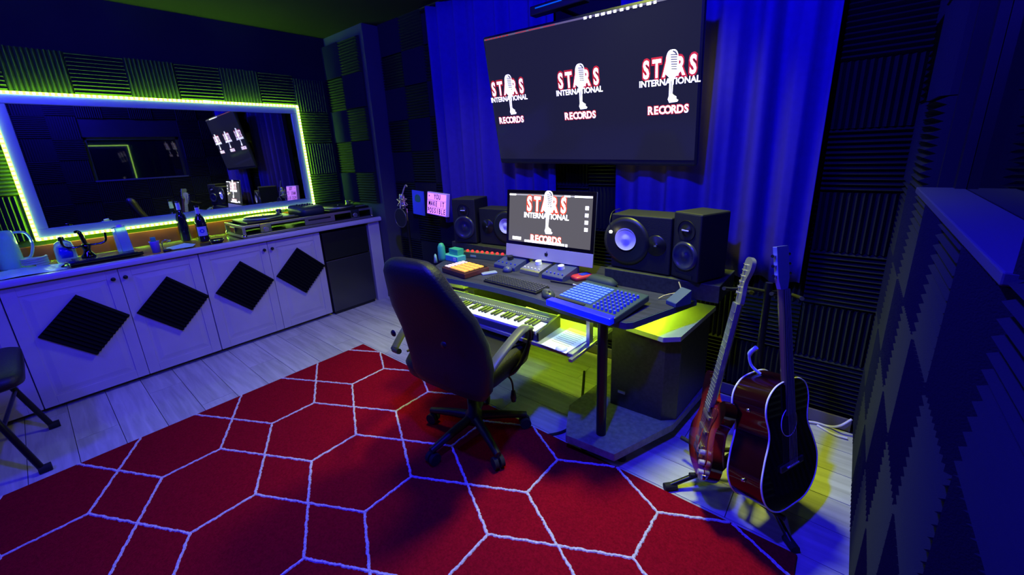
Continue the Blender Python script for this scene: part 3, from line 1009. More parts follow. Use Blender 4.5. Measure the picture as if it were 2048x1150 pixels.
# menu bar on the television
b = MB()
b.b2((-TW / 2 + 0.016, -0.0035, TH / 2 - 0.022), (TW / 2 - 0.016, -0.0025, TH / 2 - 0.013))
b.build('menu_bar', mat('screen_menu_bar', (0.05, 0.05, 0.05), 0.4, emit=(0.35, 0.28, 0.30), es=0.35), tv)
b = MB()
for i in range(7):
    b.b2((-0.64 + i * 0.028, -0.0045, TH / 2 - 0.021), (-0.64 + i * 0.028 + 0.018, -0.0038, TH / 2 - 0.015))
for i in range(3):
    b.b2((-0.40 + i * 0.10, -0.0045, TH / 2 - 0.020), (-0.32 + i * 0.10, -0.0038, TH / 2 - 0.016))
b.build('menu_text', M_eR, tv)
b = MB()
for i in range(12):
    b.b2((0.06 + i * 0.034, -0.0045, TH / 2 - 0.026), (0.06 + i * 0.034 + rnd.uniform(0.010, 0.022), -0.0038, TH / 2 - 0.014))
tag(b.build('menu_icon', M_eW, tv), None, None, None, 'stuff')

# ------------------------------------------------------------------ desk
dk = thing('studio_desk', 'dark studio desk with keyboard tray, side bays and tubular front posts', 'desk', (-1.40, 1.5, 0))
DZ = 0.742
def D(x, y_):
    return (x + 1.40, y_ - 1.5)
top = [D(-2.30, 2.05), D(-2.11, 1.585), D(-1.93, 1.588)]
top += [D(-1.93 + i * 0.09, 1.588 + 0.032 * math.sin(PI * i / 10)) for i in range(1, 10)]
top += [D(-1.03, 1.572), D(-0.86, 1.560), D(-0.688, 1.575), D(-0.665, 1.60), D(-0.52, 2.03), D(-0.53, 2.07), D(-0.62, 2.32), D(-2.2, 2.32)]
MB().prism(top, DZ - 0.032, DZ - 0.001).build('desk_top', M_deskedge, dk, bevel=0.006)
ins = [(x * 0.996, (y_ - 0.45) * 0.985 + 0.452) for x, y_ in top]
MB().prism(ins, DZ - 0.001, DZ + 0.0005).build('top_laminate', M_desk, dk)
# rear bays (risers carrying the speakers)
MB().b2((*D(-1.02, 2.02), DZ + 0.001), (*D(-0.42, 2.33), DZ + 0.09)).build('riser', M_deskdk, dk, bevel=0.003)
MB().b2((*D(-2.42, 2.13), DZ + 0.001), (*D(-1.80, 2.33), DZ + 0.07)).build('riser', M_deskdk, dk, bevel=0.003)
# side bays below
side = [D(-0.80, 1.835), D(-0.60, 1.81), D(-0.535, 1.865), D(-0.50, 2.36), D(-0.80, 2.36)]
MB().prism(side, 0.575, 0.60).build('side_shelf', mat('side_shelf_board', (0.42, 0.42, 0.36), 0.4), dk, bevel=0.003)
cabp = [D(-0.885, 1.85), D(-0.605, 1.865), D(-0.545, 1.92), D(-0.52, 2.34), D(-0.885, 2.34)]
MB().prism(cabp, 0.102, 0.574).build('side_cabinet', mat('desk_cabinet_board', (0.035, 0.035, 0.03), 0.5, noise=(60, 0.3)), dk, bevel=0.003)
MB().b2((*D(-0.84, 1.846), 0.19), (*D(-0.80, 1.853), 0.205)).build('badge', M_alu, dk)
sideL = [(-x, y_) for x, y_ in reversed(side)]
MB().prism(sideL, 0.575, 0.60).build('side_shelf', MATS['side_shelf_board'], dk, bevel=0.003)
cabL = [(-x, y_) for x, y_ in reversed(cabp)]
MB().prism(cabL, 0.102, 0.574).build('side_cabinet', MATS['desk_cabinet_board'], dk, bevel=0.003)
for sgn, nm in ((1, 'foot_board'), (-1, 'foot_board')):
    pl = [D(-0.945, 1.478), D(-0.69, 1.500), D(-0.545, 1.875), D(-0.50, 2.36), D(-1.00, 2.36), D(-1.06, 1.70), D(-1.02, 1.62)]
    if sgn < 0:
        pl = [(-x, y_) for x, y_ in reversed(pl)]
    MB().prism(pl, 0.06, 0.10).build(nm, M_deskside, dk, bevel=0.004)
    for q in ((-0.88, 1.56), (-0.70, 1.60), (-0.60, 2.2), (-0.92, 2.2)):
        p = D(*q)
        MB().cyl((sgn * p[0], p[1], 0.0), (sgn * p[0], p[1], 0.06), 0.024, 0.02).build('caster', M_rubber, dk)
    p = D(-0.809, 1.565 + 0.03)
    MB().cyl((sgn * p[0], p[1], 0.10), (sgn * p[0], p[1], DZ - 0.032), 0.0245, n=24).build('post', M_blackm, dk)
MB().b2((*D(-1.92, 2.30), 0.25), (*D(-0.88, 2.32), 0.66)).build('modesty_panel', MATS['desk_cabinet_board'], dk)
# keyboard tray
MB().b2((*D(-1.93, 1.425), 0.578), (*D(-0.87, 1.74), 0.598)).build('keyboard_tray', mat('tray_board', (0.30, 0.30, 0.26), 0.45), dk, bevel=0.003)
for px_ in (-0.872, -1.935):
    b = MB()
    b.b2((*D(px_ - 0.008, 1.47), 0.56), (*D(px_ + 0.010, 1.515), DZ - 0.032)) if False else b.b2((*D(px_ - 0.008, 1.565), 0.57), (*D(px_ + 0.010, 1.60), DZ - 0.032))
    b.build('tray_bracket', M_alu, dk)
    b = MB().b2((*D(px_ - 0.004, 1.40), 0.572), (*D(px_ + 0.014, 1.80), 0.586))
    b.build('slide_rail', M_alu, dk)
MB().b2((*D(-2.0, 1.70), DZ - 0.042), (*D(-0.90, 1.712), DZ - 0.033)).build('led_tape', M_underled, dk)
MB().b2((*D(-0.745, 1.72), DZ - 0.042), (*D(-0.735, 2.22), DZ - 0.033)).build('led_tape', M_underled, dk)

# ------------------------------------------------------------------ piano keyboard on tray
kb = thing('piano_keyboard', 'black electronic piano keyboard lit lime on the desk tray', 'piano keyboard', (-1.50, 1.43, 0.599), R(1.5))
KW, KD = 0.85, 0.20
b = MB()
b.prism([(0, 0.0), (KD, 0.0), (KD, 0.062), (KD - 0.02, 0.068), (0.118, 0.050), (0.115, 0.034), (0.006, 0.034), (0, 0.03)], -KW / 2, KW / 2,
        Matrix(((0, 0, 1, 0), (1, 0, 0, 0), (0, 1, 0, 0), (0, 0, 0, 1))))
b.build('keyboard_case', mat('keyboard_shell', (0.09, 0.10, 0.09), 0.35), kb, bevel=0.002)
for sx in (-1, 1):
    b = MB()
    b.prism([(0, 0.0), (KD, 0.0), (KD, 0.068), (0.10, 0.056), (0, 0.042)], sx * KW / 2 - 0.006, sx * KW / 2 + 0.006,
            Matrix(((0, 0, 1, 0), (1, 0, 0, 0), (0, 1, 0, 0), (0, 0, 0, 1))))
    b.build('end_cheek', M_black, kb, bevel=0.002)
nW = 36
kw = (KW - 0.03) / nW
wk = MB().b2((-kw / 2 + 0.0006, 0.002, 0.034), (kw / 2 - 0.0006, 0.112, 0.0465)).mesh('white_key', M_keyw)
bk = MB().b2((-0.0055, 0.045, 0.0466), (0.0055, 0.112, 0.056)).mesh('black_key', M_keyb)
for i in range(nW):
    x = -KW / 2 + 0.015 + kw * (i + 0.5)
    put('white_key', wk, kb, (x, 0, 0))
    if i % 7 not in (2, 6) and i < nW - 1:
        put('black_key', bk, kb, (x + kw / 2, 0, 0))
b = MB()
for i in range(58):
    x = -KW / 2 + 0.04 + i * 0.0135
    b.cyl((x, 0.135, 0.052), (x, 0.135, 0.058), 0.0028, n=6)
b.build('control_button', M_keyw, kb)
b = MB()
for i in range(14):
    b.b2((0.27 + i * 0.009, 0.150, 0.058), (0.276 + i * 0.009, 0.152 + rnd.uniform(0.006, 0.016), 0.0605))
b.build('panel_print', mat('yellow_print', (0.8, 0.8, 0.2), 0.5), kb)

pp = thing('sheet_of_notes', 'printed sheets of paper lying at the right of the keyboard tray', 'paper', (-0.965, 1.50, 0.599), R(-4))
MB().b2((-0.07, -0.085, 0.0), (0.075, 0.15, 0.003)).build('sheet', M_paper, pp)
b = MB()
for i in range(9):
    b.b2((-0.055, 0.12 - i * 0.018, 0.0031), (0.05, 0.124 - i * 0.018, 0.0034))
b.build('print_line', mat('grey_print', (0.35, 0.30, 0.15), 0.7), pp)
o = MB().lathe([(0, 0.003), (0.028, 0.003), (0.028, 0.0), (0, 0.0)], (0, 0, 0), 24).build('round_coaster', mat('pale_disc', (0.6, 0.6, 0.95), 0.4), loc=(-0.935, 1.435, 0.6025))
tag(o, 'small pale round disc lying on the sheets of notes', 'disc')
gp = thing('folded_booklet', 'thin booklet lying behind the piano keyboard on the tray', 'booklet', (-1.26, 1.69, 0.599), R(-5))
MB().b2((-0.12, -0.04, 0), (0.12, 0.045, 0.012)).build('cover', M_paper, gp, bevel=0.002)

# ------------------------------------------------------------------ computer on desk
IY, IP = 0.03, -0.11
u = Vector((math.cos(IY), math.sin(IY), 0))
n0 = Vector((math.sin(IY), -math.cos(IY), 0))
v = Vector((0, 0, 1)) * math.cos(IP) + n0 * math.sin(IP)
nn = u.cross(v)
IMM = Matrix(((u[0], -nn[0], v[0], -1.438), (u[1], -nn[1], v[1], 2.064), (u[2], -nn[2], v[2], 1.028), (0, 0, 0, 1)))
im = thing('desktop_computer', 'silver all-in-one computer on the desk showing the studio logo', 'computer', M=IMM)
IW, IH = 0.65, 0.441
MB().b2((-IW / 2, 0.0, -IH / 2), (IW / 2, 0.012, IH / 2)).build('aluminium_case', M_alu, im, bevel=0.005)
MB().b2((-IW / 2, -0.003, -IH / 2 + 0.083), (IW / 2, 0.0, IH / 2)).build('black_bezel', M_ablack, im, bevel=0.002)
MB().b2((-IW / 2 + 0.022, -0.0045, -IH / 2 + 0.105), (IW / 2 - 0.022, -0.003, IH / 2 - 0.022)).build('screen', M_imac, im)
MB().b2((-IW / 2, -0.003, -IH / 2), (IW / 2, 0.0, -IH / 2 + 0.082)).build('chin', mat('silver_chin', (0.72, 0.66, 0.74), 0.35, metal=0.4), im, bevel=0.002)
b = MB()
ap = spline([(0, 0.009), (0.008, 0.011), (0.0125, 0.004), (0.010, -0.008), (0.004, -0.012), (0, -0.0105), (-0.004, -0.012), (-0.010, -0.008), (-0.0125, 0.004), (-0.008, 0.011)], 3)
b.prism(ap, 0, 0.0008, Matrix(((1, 0, 0, 0), (0, 0, -1, -0.003), (0, 1, 0, -IH / 2 + 0.041), (0, 0, 0, 1))))
b.prism([(0.0, 0.012), (0.006, 0.014), (0.007, 0.020), (0.001, 0.018)], 0, 0.0008, Matrix(((1, 0, 0, 0), (0, 0, -1, -0.003), (0, 1, 0, -IH / 2 + 0.041), (0, 0, 0, 1))))
b.build('emblem', M_black, im)
b = MB()
b.prism(spline([(-0.09, 0.02), (-0.05, 0.05), (0.05, 0.05), (0.09, 0.02), (0.06, 0.012), (-0.06, 0.012)], 5), -0.12, 0.12, Matrix(((1, 0, 0, 0), (0, 1, 0, 0), (0, 0, 1, 0), (0, 0, 0, 1))))
b.build('rear_bulge', M_alu, im)
MB().tube([(0, 0.05, -0.02), (0, 0.095, -0.15), (0, 0.105, -0.282)], 0.02).build('stand_neck', M_alu, im)
MB().b2((-0.09, 0.055, -0.290), (0.09, 0.19, -0.280)).build('stand_foot', M_alu, im)
logo(im, 0.0 - 0.015, 0.055, 0.30, M_eW2, M_eR2, M_eDk, y=-0.0055, rec=(0.02, 1))
b = MB()
b.b2((-IW / 2 + 0.024, -0.0062, IH / 2 - 0.036), (-IW / 2 + 0.075, -0.005, IH / 2 - 0.026))
b.b2((IW / 2 - 0.21, -0.0062, IH / 2 - 0.036), (IW / 2 - 0.17, -0.005, IH / 2 - 0.026))
b.b2((IW / 2 - 0.14, -0.0062, IH / 2 - 0.036), (IW / 2 - 0.024, -0.005, IH / 2 - 0.026))
b.b2((-0.17, -0.0072, -IH / 2 + 0.108), (0.13, -0.006, -IH / 2 + 0.122))
b.b2((0.137, -0.0072, -IH / 2 + 0.106), (0.152, -0.006, -IH / 2 + 0.122))
for i in range(4):
    b.b2((IW / 2 - 0.066, -0.0062, IH / 2 - 0.105 - i * 0.042), (IW / 2 - 0.044, -0.005, IH / 2 - 0.083 - i * 0.042))
b.b2((-IW / 2 + 0.055, -0.0062, -IH / 2 + 0.116), (-IW / 2 + 0.125, -0.005, -IH / 2 + 0.136))
tag(b.build('screen_icon', M_eW2, im), None, None, None, 'stuff')
b = MB().b2((-IW / 2 + 0.022, -0.0052, IH / 2 - 0.034), (IW / 2 - 0.022, -0.0046, IH / 2 - 0.027))
b.build('menu_bar', mat('computer_menu_bar', (0.2, 0.2, 0.2), 0.5, emit=(0.8, 0.75, 0.6), es=0.6), im)


# ------------------------------------------------------------------ speakers
def vspeaker(loc, rz, h, w_, d, label):
    """upright two-way speaker, local -y front"""
    t = thing('studio_monitor', label, 'speaker', loc, rz, 'black studio monitors on the desk')
    MB().b2((-w_ / 2, 0, 0), (w_ / 2, d, h)).build('cabinet', M_spk, t, bevel=0.008)
    MB().lathe([(0.0, 0.012), (0.016, 0.010), (0.022, 0.004), (0.05, -0.006), (0.052, -0.001), (0.050, 0.004)], (0, -0.0, h * 0.74), 28, (0, -1, 0)).build('tweeter', M_blackm, t)
    MB().lathe([(0.0, 0.010), (0.02, 0.006), (0.028, 0.0), (w_ * 0.34, 0.010), (w_ * 0.38, 0.016), (w_ * 0.42, 0.010), (w_ * 0.45, 0.004), (w_ * 0.45, -0.002)], (0, 0, h * 0.36), 36, (0, -1, 0)).build('woofer', mat('woofer_cone', (0.02, 0.02, 0.05), 0.3), t)
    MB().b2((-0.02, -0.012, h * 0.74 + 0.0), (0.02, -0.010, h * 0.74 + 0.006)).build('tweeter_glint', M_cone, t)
    b = MB().b2((-w_ * 0.3, -0.003, 0.012), (w_ * 0.3, 0.0, 0.03))
    b.build('port_slot', M_black, t)
    return t


def hspeaker(loc, rz, w_, h, d, side, label):
    """speaker laid on its side with a white cone; side=-1 cone at local left"""
    t = thing('studio_monitor', label, 'speaker', loc, rz, 'black studio monitors on the desk')
    MB().b2((-w_ / 2, 0, 0), (w_ / 2, d, h)).build('cabinet', M_spk, t, bevel=0.006)
    cxs = side * w_ * 0.23
    MB().lathe([(h * 0.44, -0.002), (h * 0.44, 0.006), (h * 0.36, 0.010), (h * 0.25, 0.006), (h * 0.205, 0.010)], (cxs, 0, h * 0.52), 40, (0, -1, 0)).build('surround', M_black, t)
    MB().lathe([(0.0, 0.012), (0.02, 0.010), (0.032, 0.006), (h * 0.12, 0.007), (h * 0.19, 0.010), (h * 0.205, 0.012)], (cxs, 0, h * 0.56), 40, (0, -1, 0)).build('cone', M_cone, t)
    MB().lathe([(0.0, 0.008), (0.012, 0.006), (0.016, 0.001), (0.05, 0.006), (0.055, 0.0)], (-side * w_ * 0.27, 0, h * 0.5), 28, (0, -1, 0)).build('tweeter', M_blackm, t)
    MB().b2((-side * w_ * 0.27 - 0.006, -0.012, h * 0.5 - 0.004), (-side * w_ * 0.27 + 0.006, -0.009, h * 0.5 + 0.004)).build('dome', M_alu, t)
    return t


hspeaker((-0.835, 2.05, DZ + 0.095), R(-3), 0.335, 0.30, 0.20, -1, 'black speaker on its side with a white cone, right of the computer')
hspeaker((-1.98, 2.20, DZ + 0.075), R(6), 0.34, 0.27, 0.16, 1, 'black speaker on its side with a white cone, left of the computer')
vspeaker((-0.59, 2.02, DZ + 0.095), R(-24), 0.335, 0.165, 0.20, 'upright black speaker at the right end of the desk beside the curtain')
vspeaker((-2.26, 2.13, DZ + 0.075), R(16), 0.34, 0.20, 0.22, 'upright black speaker at the left end of the desk below the lit sign')
bl = thing('small_bulb', 'tiny glowing yellow bulb hanging beside the right white cone', 'bulb', (-0.985, 2.015, 1.045))
MB().lathe([(0, -0.009), (0.007, -0.006), (0.009, 0), (0.006, 0.006), (0, 0.009)], (0, 0, 0), 12).build('glow', M_bulb, bl)
MB().tube(spline([(0, 0.0, 0.009), (-0.012, 0.01, 0.06), (-0.02, 0.06, 0.10), (-0.005, 0.12, 0.11)], 6, False), 0.002).build('wire', M_black, bl)

# ------------------------------------------------------------------ things on the desk
DT = DZ + 0.001
kbd = thing('computer_keyboard', 'black full size computer keyboard on the desk in front of the computer', 'keyboard', (-1.43, 1.715, DT), R(-1.5))
MB().b2((-0.20, -0.062, 0), (0.20, 0.062, 0.012)).build('keyboard_base', M_black, kbd, bevel=0.004)
kc = MB().box((0, 0, 0.0155), (0.0155, 0.0155, 0.006), tap=0.85).mesh('key', mat('grey_keycap', (0.05, 0.05, 0.055), 0.45))
for r_ in range(6):
    for c in range(20):
        put('key', kc, kbd, (-0.186 + c * 0.0196, -0.048 + r_ * 0.0192, 0))
ms = thing('computer_mouse', 'dark rounded mouse on the desk right of the computer keyboard', 'mouse', (-1.165, 1.665, DT), R(50))
MB().loft([(0, 0, 0, 0.032, 0.052), (0, 0, 0.014, 0.034, 0.055), (0, 0.004, 0.028, 0.026, 0.042), (0, 0.006, 0.035, 0.012, 0.022)], 24, 2.2).build('mouse_shell', mat('dark_grey_plastic', (0.05, 0.06, 0.06), 0.3), ms)
MB().cyl((-0.004, -0.022, 0.030), (0.004, -0.022, 0.030), 0.008).build('scroll_wheel', M_rubber, ms)

# pad controller right
ac = thing('pad_controller', 'wide grid pad controller with a blue lit front bar on the right desk', 'controller', (-0.885, 1.69, DT), R(-7.5))
Tt = Matrix.Rotation(R(5), 4, 'X')
b = MB()
b.T = Tt
b.b2((-0.185, -0.135, 0.008), (0.185, 0.16, 0.042))
b.build('controller_body', mat('controller_shell', (0.035, 0.06, 0.07), 0.4), ac, bevel=0.006)
MB().b2((-0.195, -0.168, 0.0), (0.18, -0.118, 0.034)).build('wrist_bar', M_eBlue, ac, bevel=0.006)
pm = MB()
pm.T = Tt
for i in range(8):
    for j in range(8):
        o = MB()
        o.T = Tt
        o.box((-0.165 + i * 0.0245, -0.072 + j * 0.026, 0.0445), (0.021, 0.017, 0.005))
        o.build('pad', M_padblue, ac)
kn = mat('blue_knob_cap', (0.10, 0.12, 0.5), 0.4, emit=(0.0, 0.02, 0.5), es=0.25)
for i in range(6):
    for j in range(8):
        o = MB()
        o.T = Tt
        o.cyl((0.048 + i * 0.022, -0.095 + j * 0.028, 0.042), (0.048 + i * 0.022, -0.095 + j * 0.028, 0.056), 0.0075, 0.006, 8)
        o.build('knob', kn, ac)
o = MB()
o.T = Tt
o.b2((-0.175, -0.112, 0.0425), (0.0, -0.098, 0.046))
o.build('fader_slot', M_black, ac)

# amber drum machine left
mp = thing('drum_machine', 'red sided drum pad machine with glowing amber pads beside the chair back', 'drum machine', (-1.875, 1.745, DT), R(-7))
MB().b2((-0.125, -0.10, 0), (0.125, 0.10, 0.035)).build('machine_body', mat('dark_red_shell', (0.10, 0.02, 0.02), 0.4), mp, bevel=0.006)
MB().b2((-0.118, -0.092, 0.035), (0.118, 0.092, 0.038)).build('top_plate', M_black, mp)
pd = MB().box((0, 0, 0.0405), (0.032, 0.032, 0.006), tap=0.94).mesh('pad', M_eOr)
for i in range(4):
    for j in range(4):
        put('pad', pd, mp, (-0.035 + i * 0.041, -0.066 + j * 0.041, 0))
pw = MB().box((0, 0, 0.0395), (0.020, 0.018, 0.004)).mesh('button', M_ePink)
for i in range(2):
    for j in range(6):
        put('button', pw, mp, (-0.105 + i * 0.028, -0.07 + j * 0.027, 0))

# rack with red buttons
rk = thing('button_strip_unit', 'long low unit with a row of glowing red buttons left of the computer', 'rack unit', (-1.985, 2.065, DT), R(10))
MB().b2((-0.20, -0.03, 0), (0.19, 0.02, 0.045)).build('unit_body', mat('olive_panel', (0.10, 0.16, 0.06), 0.5), rk, bevel=0.003)
for i in range(8):
    x = -0.155 + i * 0.043
    MB().lathe([(0, 0.016), (0.009, 0.013), (0.012, 0.006), (0.012, 0)], (x, -0.012, 0.045), 14).build('red_button', M_eRedKnob, rk)
MB().b2((-0.12, -0.0315, 0.012), (-0.07, -0.030, 0.026)).build('nameplate', mat('pale_green_plate', (0.4, 0.55, 0.3), 0.5), rk)
# teal box pair and green cylinder
tb_ = thing('teal_box', 'teal lit boxy unit on the desk behind the drum machine', 'box', (-2.16, 1.915, DT), R(-4))
MB().b2((-0.085, -0.04, 0), (0.08, 0.04, 0.042)).build('lower_box', M_teal, tb_, bevel=0.003)
MB().b2((-0.05, -0.01, 0.042), (0.05, 0.05, 0.085)).build('upper_box', M_green, tb_, bevel=0.003)
MB().b2((0.035, -0.042, 0.01), (0.065, -0.040, 0.032)).build('sticker', M_whitepl, tb_)
gc = thing('green_canister', 'slim green upright canister at the left end of the desk', 'canister', (-2.245, 1.87, DT))
MB().lathe([(0, 0), (0.026, 0), (0.028, 0.02), (0.027, 0.10), (0.015, 0.125), (0, 0.13)], (0, 0, 0), 20).build('can', M_green, gc)
o = MB().lathe([(0, 0), (0.014, 0), (0.008, 0.055), (0, 0.065)], (0, 0, 0), 14).build('pale_cone', mat('pale_green_cone', (0.4, 0.8, 0.5), 0.4), loc=(-2.235, 1.80, DT))
tag(o, 'small pale green cone in front of the green canister', 'cone')
# interfaces
def interface(loc, rz, w_, d, m, knob_m, label, kx=0.0, seed=0):
    t = thing('audio_interface', label, 'audio interface', loc, rz, 'audio interfaces under the computer')
    b = MB()
    b.prism([(-d / 2, 0.0), (d / 2, 0.0), (d / 2, 0.062), (-d / 2 + 0.01, 0.030), (-d / 2, 0.022)], -w_ / 2, w_ / 2, Matrix(((0, 0, 1, 0), (1, 0, 0, 0), (0, 1, 0, 0), (0, 0, 0, 1))))
    b.build('box_body', m, t, bevel=0.003)
    sl = 0.032 / (d - 0.01)
    zz = lambda yy: 0.031 + (yy + d / 2 - 0.01) * sl
    MB().cyl((kx, 0.01, zz(0.01)), (kx, 0.01 - 0.004, zz(0.01) + 0.022), 0.022, 0.020, 20).build('volume_knob', knob_m, t)
    for i in range(5):
        MB().cyl((-w_ / 2 + 0.02 + i * (w_ - 0.04) / 4, -d / 2 + 0.028, zz(-d / 2 + 0.028)), (-w_ / 2 + 0.02 + i * (w_ - 0.04) / 4, -d / 2 + 0.026, zz(-d / 2 + 0.028) + 0.006), 0.005, n=8).build('button', M_whitepl if seed else M_bluecap, t)
    return t


M_navy = mat('navy_plastic', (0.05, 0.06, 0.18), 0.4)
interface((-1.69, 2.0, DT), R(-4), 0.19, 0.15, M_navy, M_black, 'navy desktop interface box at the left under the computer', -0.02)
interface((-1.475, 2.00, DT), R(-4), 0.155, 0.17, M_alu, M_whitepl, 'silver desktop interface with a large pale knob below the logo screen', 0.0, 1)
interface((-1.295, 1.985, DT), R(-4), 0.155, 0.17, M_navy, mat('pale_violet_knob', (0.55, 0.5, 0.8), 0.4), 'navy interface box with a pale knob, right of the silver one', 0.0)
rp = thing('red_handset', 'red and blue handheld device lying right of the interfaces', 'device', (-1.165, 2.02, DT), R(-25))
MB().loft([(0, 0, 0, 0.036, 0.065), (0, 0, 0.018, 0.038, 0.067), (0, 0, 0.026, 0.03, 0.058)], 24, 5).build('shell', M_redpl, rp)
MB().b2((-0.02, -0.015, 0.0262), (0.02, 0.045, 0.028)).build('display', M_bluecap, rp)
ph = thing('small_remote', 'small pale blue remote on the desk right of the drum machine', 'remote', (-1.715, 1.80, DT), R(-30))
MB().b2((-0.022, -0.05, 0), (0.022, 0.05, 0.010)).build('remote_body', mat('pale_blue_plastic', (0.3, 0.35, 0.6), 0.4), ph, bevel=0.003)
tbx = thing('trackball', 'small dark blue rounded gadget between the remote and the interfaces', 'trackball', (-1.645, 1.90, DT))
MB().lathe([(0, 0.038), (0.018, 0.033), (0.03, 0.018), (0.032, 0.0), (0, 0)], (0, 0, 0), 20).build('dome', M_navy, tbx)
pen = thing('pen', 'dark pen with a pale tip lying in front of the interfaces', 'pen', (-1.21, 1.88, DT + 0.006), R(5))
MB().cyl((-0.08, 0, 0), (0.065, 0, 0), 0.005).build('barrel', M_black, pen)
MB().cyl((0.065, 0, 0), (0.085, 0, 0), 0.005, 0.002).build('tip', M_whitepl, pen)
cpd = thing('closed_case', 'dark soft case lying between the red handset and the right speaker', 'case', (-1.02, 1.985, DT), R(-8))
MB().loft([(0, 0, 0, 0.09, 0.035), (0, 0, 0.02, 0.10, 0.04), (0, 0, 0.045, 0.07, 0.025)], 24, 3).build('soft_shell', mat('dark_teal_fabric', (0.02, 0.035, 0.05), 0.7), cpd)
o = MB().tube(spline([(-0.60, 1.985, DT + 0.09), (-0.585, 1.965, DT + 0.05), (-0.65, 1.95, DT + 0.02), (-0.675, 1.93, DT + 0.004)], 8, False), 0.003).build('yellow_wire', M_cableY)
tag(o, 'short yellow wire dropping from the right speaker to the desk', 'wire')
wd = thing('wedge_box', 'dark slanted box standing at the right end of the desk by the wire', 'box', (-0.575, 1.92, DT), R(-25))
b = MB()
b.prism([(-0.05, 0), (0.05, 0), (0.05, 0.07), (-0.05, 0.02)], -0.03, 0.03, Matrix(((0, 0, 1, 0), (1, 0, 0, 0), (0, 1, 0, 0), (0, 0, 0, 1))))
b.build('wedge', mat('dull_blue_plastic', (0.05, 0.08, 0.16), 0.4), wd, bevel=0.003)

# ------------------------------------------------------------------ lit letter sign, picture, microphone with pop filter
sg = thing('letter_lightbox', 'small violet lit letter board reading YOU MAKE IT POSSIBLE', 'sign', M=Matrix.Translation((-2.813, 2.335, 1.066)) @ Matrix.Rotation(R(-3), 4, 'Z') @ Matrix.Rotation(R(3), 4, 'Y') @ Matrix.Rotation(R(-6), 4, 'X'))
SW, SH = 0.278, 0.20
MB().b2((-SW / 2, 0.0, -SH / 2), (SW / 2, 0.035, SH / 2)).build('box', M_signframe, sg, bevel=0.004)
for i in range(3):
    z0_ = -SH / 2 + 0.008 + i * (SH - 0.014) / 3
    MB().b2((-SW / 2 + 0.008, -0.002, z0_), (SW / 2 - 0.008, 0.001, z0_ + (SH - 0.014) / 3 - 0.004)).build('lit_panel', M_sign, sg)
for i, s_ in enumerate(('POSSIBLE', 'MAKE IT', 'YOU')):
    z0_ = -SH / 2 + 0.008 + (i + 0.5) * (SH - 0.014) / 3 - 0.002
    n = len(s_)
    for q, ch in enumerate(s_):
        if ch == ' ':
            continue
        tmb = text_mb(ch, 0.062, 0.0006, 0.0012, 0.62)
        b = MB()
        b.add([(x + (q - (n - 1) / 2) * 0.0325 + (0.01 if i == 2 else 0), yy - 0.003, z + z0_) for x, yy, z in tmb.v], tmb.f)
        b.build('letter', M_ink, sg)
MB().cyl((-0.105, -0.0035, SH / 2 - 0.035), (-0.105, -0.0022, SH / 2 - 0.035), 0.006).build('dot', M_ink, sg)
MB().tube([(-0.05, 0.035, -0.02), (-0.05, 0.14, -0.02)], 0.01).build('hook', M_blackm, sg)

pc = thing('small_picture', 'small blue card with a dark green shape on the wall behind the microphone', 'picture', M=Matrix.Translation((-3.18, 2.415, 1.05)) @ Matrix.Rotation(R(4), 4, 'Y'))
MB().b2((-0.085, 0.0, -0.115), (0.085, 0.012, 0.115)).build('card', mat('blue_card', (0.06, 0.10, 0.75), 0.6), pc, bevel=0.002)
b = MB()
b.prism(spline([(-0.04, 0.0), (-0.035, 0.045), (0, 0.06), (0.035, 0.045), (0.04, 0.0), (0.015, -0.012), (-0.015, -0.012)], 4), 0, 0.002, Matrix(((1, 0, 0, 0), (0, 0, -1, -0.0005), (0, 1, 0, 0.02), (0, 0, 0, 1))))
b.build('green_shape', mat('dark_green_ink', (0.02, 0.2, 0.12), 0.6), pc)

ms_ = thing('microphone_stand', 'black microphone stand with a round pop filter, left of the lit sign', 'microphone stand', (-3.02, 2.16, 0))
MB().cyl((0, 0, 0.0), (0, 0, 0.02), 0.12, 0.11, 28).build('round_base', M_blackm, ms_)
MB().cyl((0, 0, 0.02), (0, 0, 0.93), 0.011).build('pole', M_blackm, ms_)
MB().cyl((0, 0, 0.93), (0, 0, 1.04), 0.009).build('upper_pole', M_chrome, ms_)
b = MB()
b.tube([(0.082 * math.cos(a * PI / 16), -0.07, 0.965 + 0.082 * math.sin(a * PI / 16)) for a in range(32)], 0.004, 6, True)
b.build('pop_filter_hoop', mat('dark_hoop', (0.1, 0.1, 0.11), 0.3, metal=0.5), ms_)
MB().cyl((0, -0.069, 0.965), (0, -0.071, 0.965), 0.081, n=32).build('pop_filter_mesh', mat('black_nylon', (0.006, 0.006, 0.008), 0.8), ms_)
MB().tube(spline([(0.0, -0.065, 1.045), (0.0, -0.05, 1.10), (0.015, -0.02, 1.20), (0.03, 0.0, 1.245), (0.045, 0.0, 1.23)], 6, False), 0.006).build('gooseneck', mat('grey_gooseneck', (0.25, 0.25, 0.27), 0.35, metal=0.6), ms_)
mc = thing('condenser_microphone', 'silver condenser microphone in a shock mount above the pop filter', 'microphone', (-3.04, 2.14, 1.05))
MB().lathe([(0, 0.13), (0.018, 0.128), (0.024, 0.11), (0.024, 0.06), (0.022, 0.055), (0.024, 0.05), (0.024, 0.0), (0, -0.005)], (0, 0, -0.01), 20).build('capsule', M_alu, mc)
b = MB()
for zz in (0.02, 0.075):
    b.tube([(0.045 * math.cos(a * PI / 10), 0.045 * math.sin(a * PI / 10), zz) for a in range(20)], 0.003, 6, True)
b.build('shock_ring', M_chrome, mc)
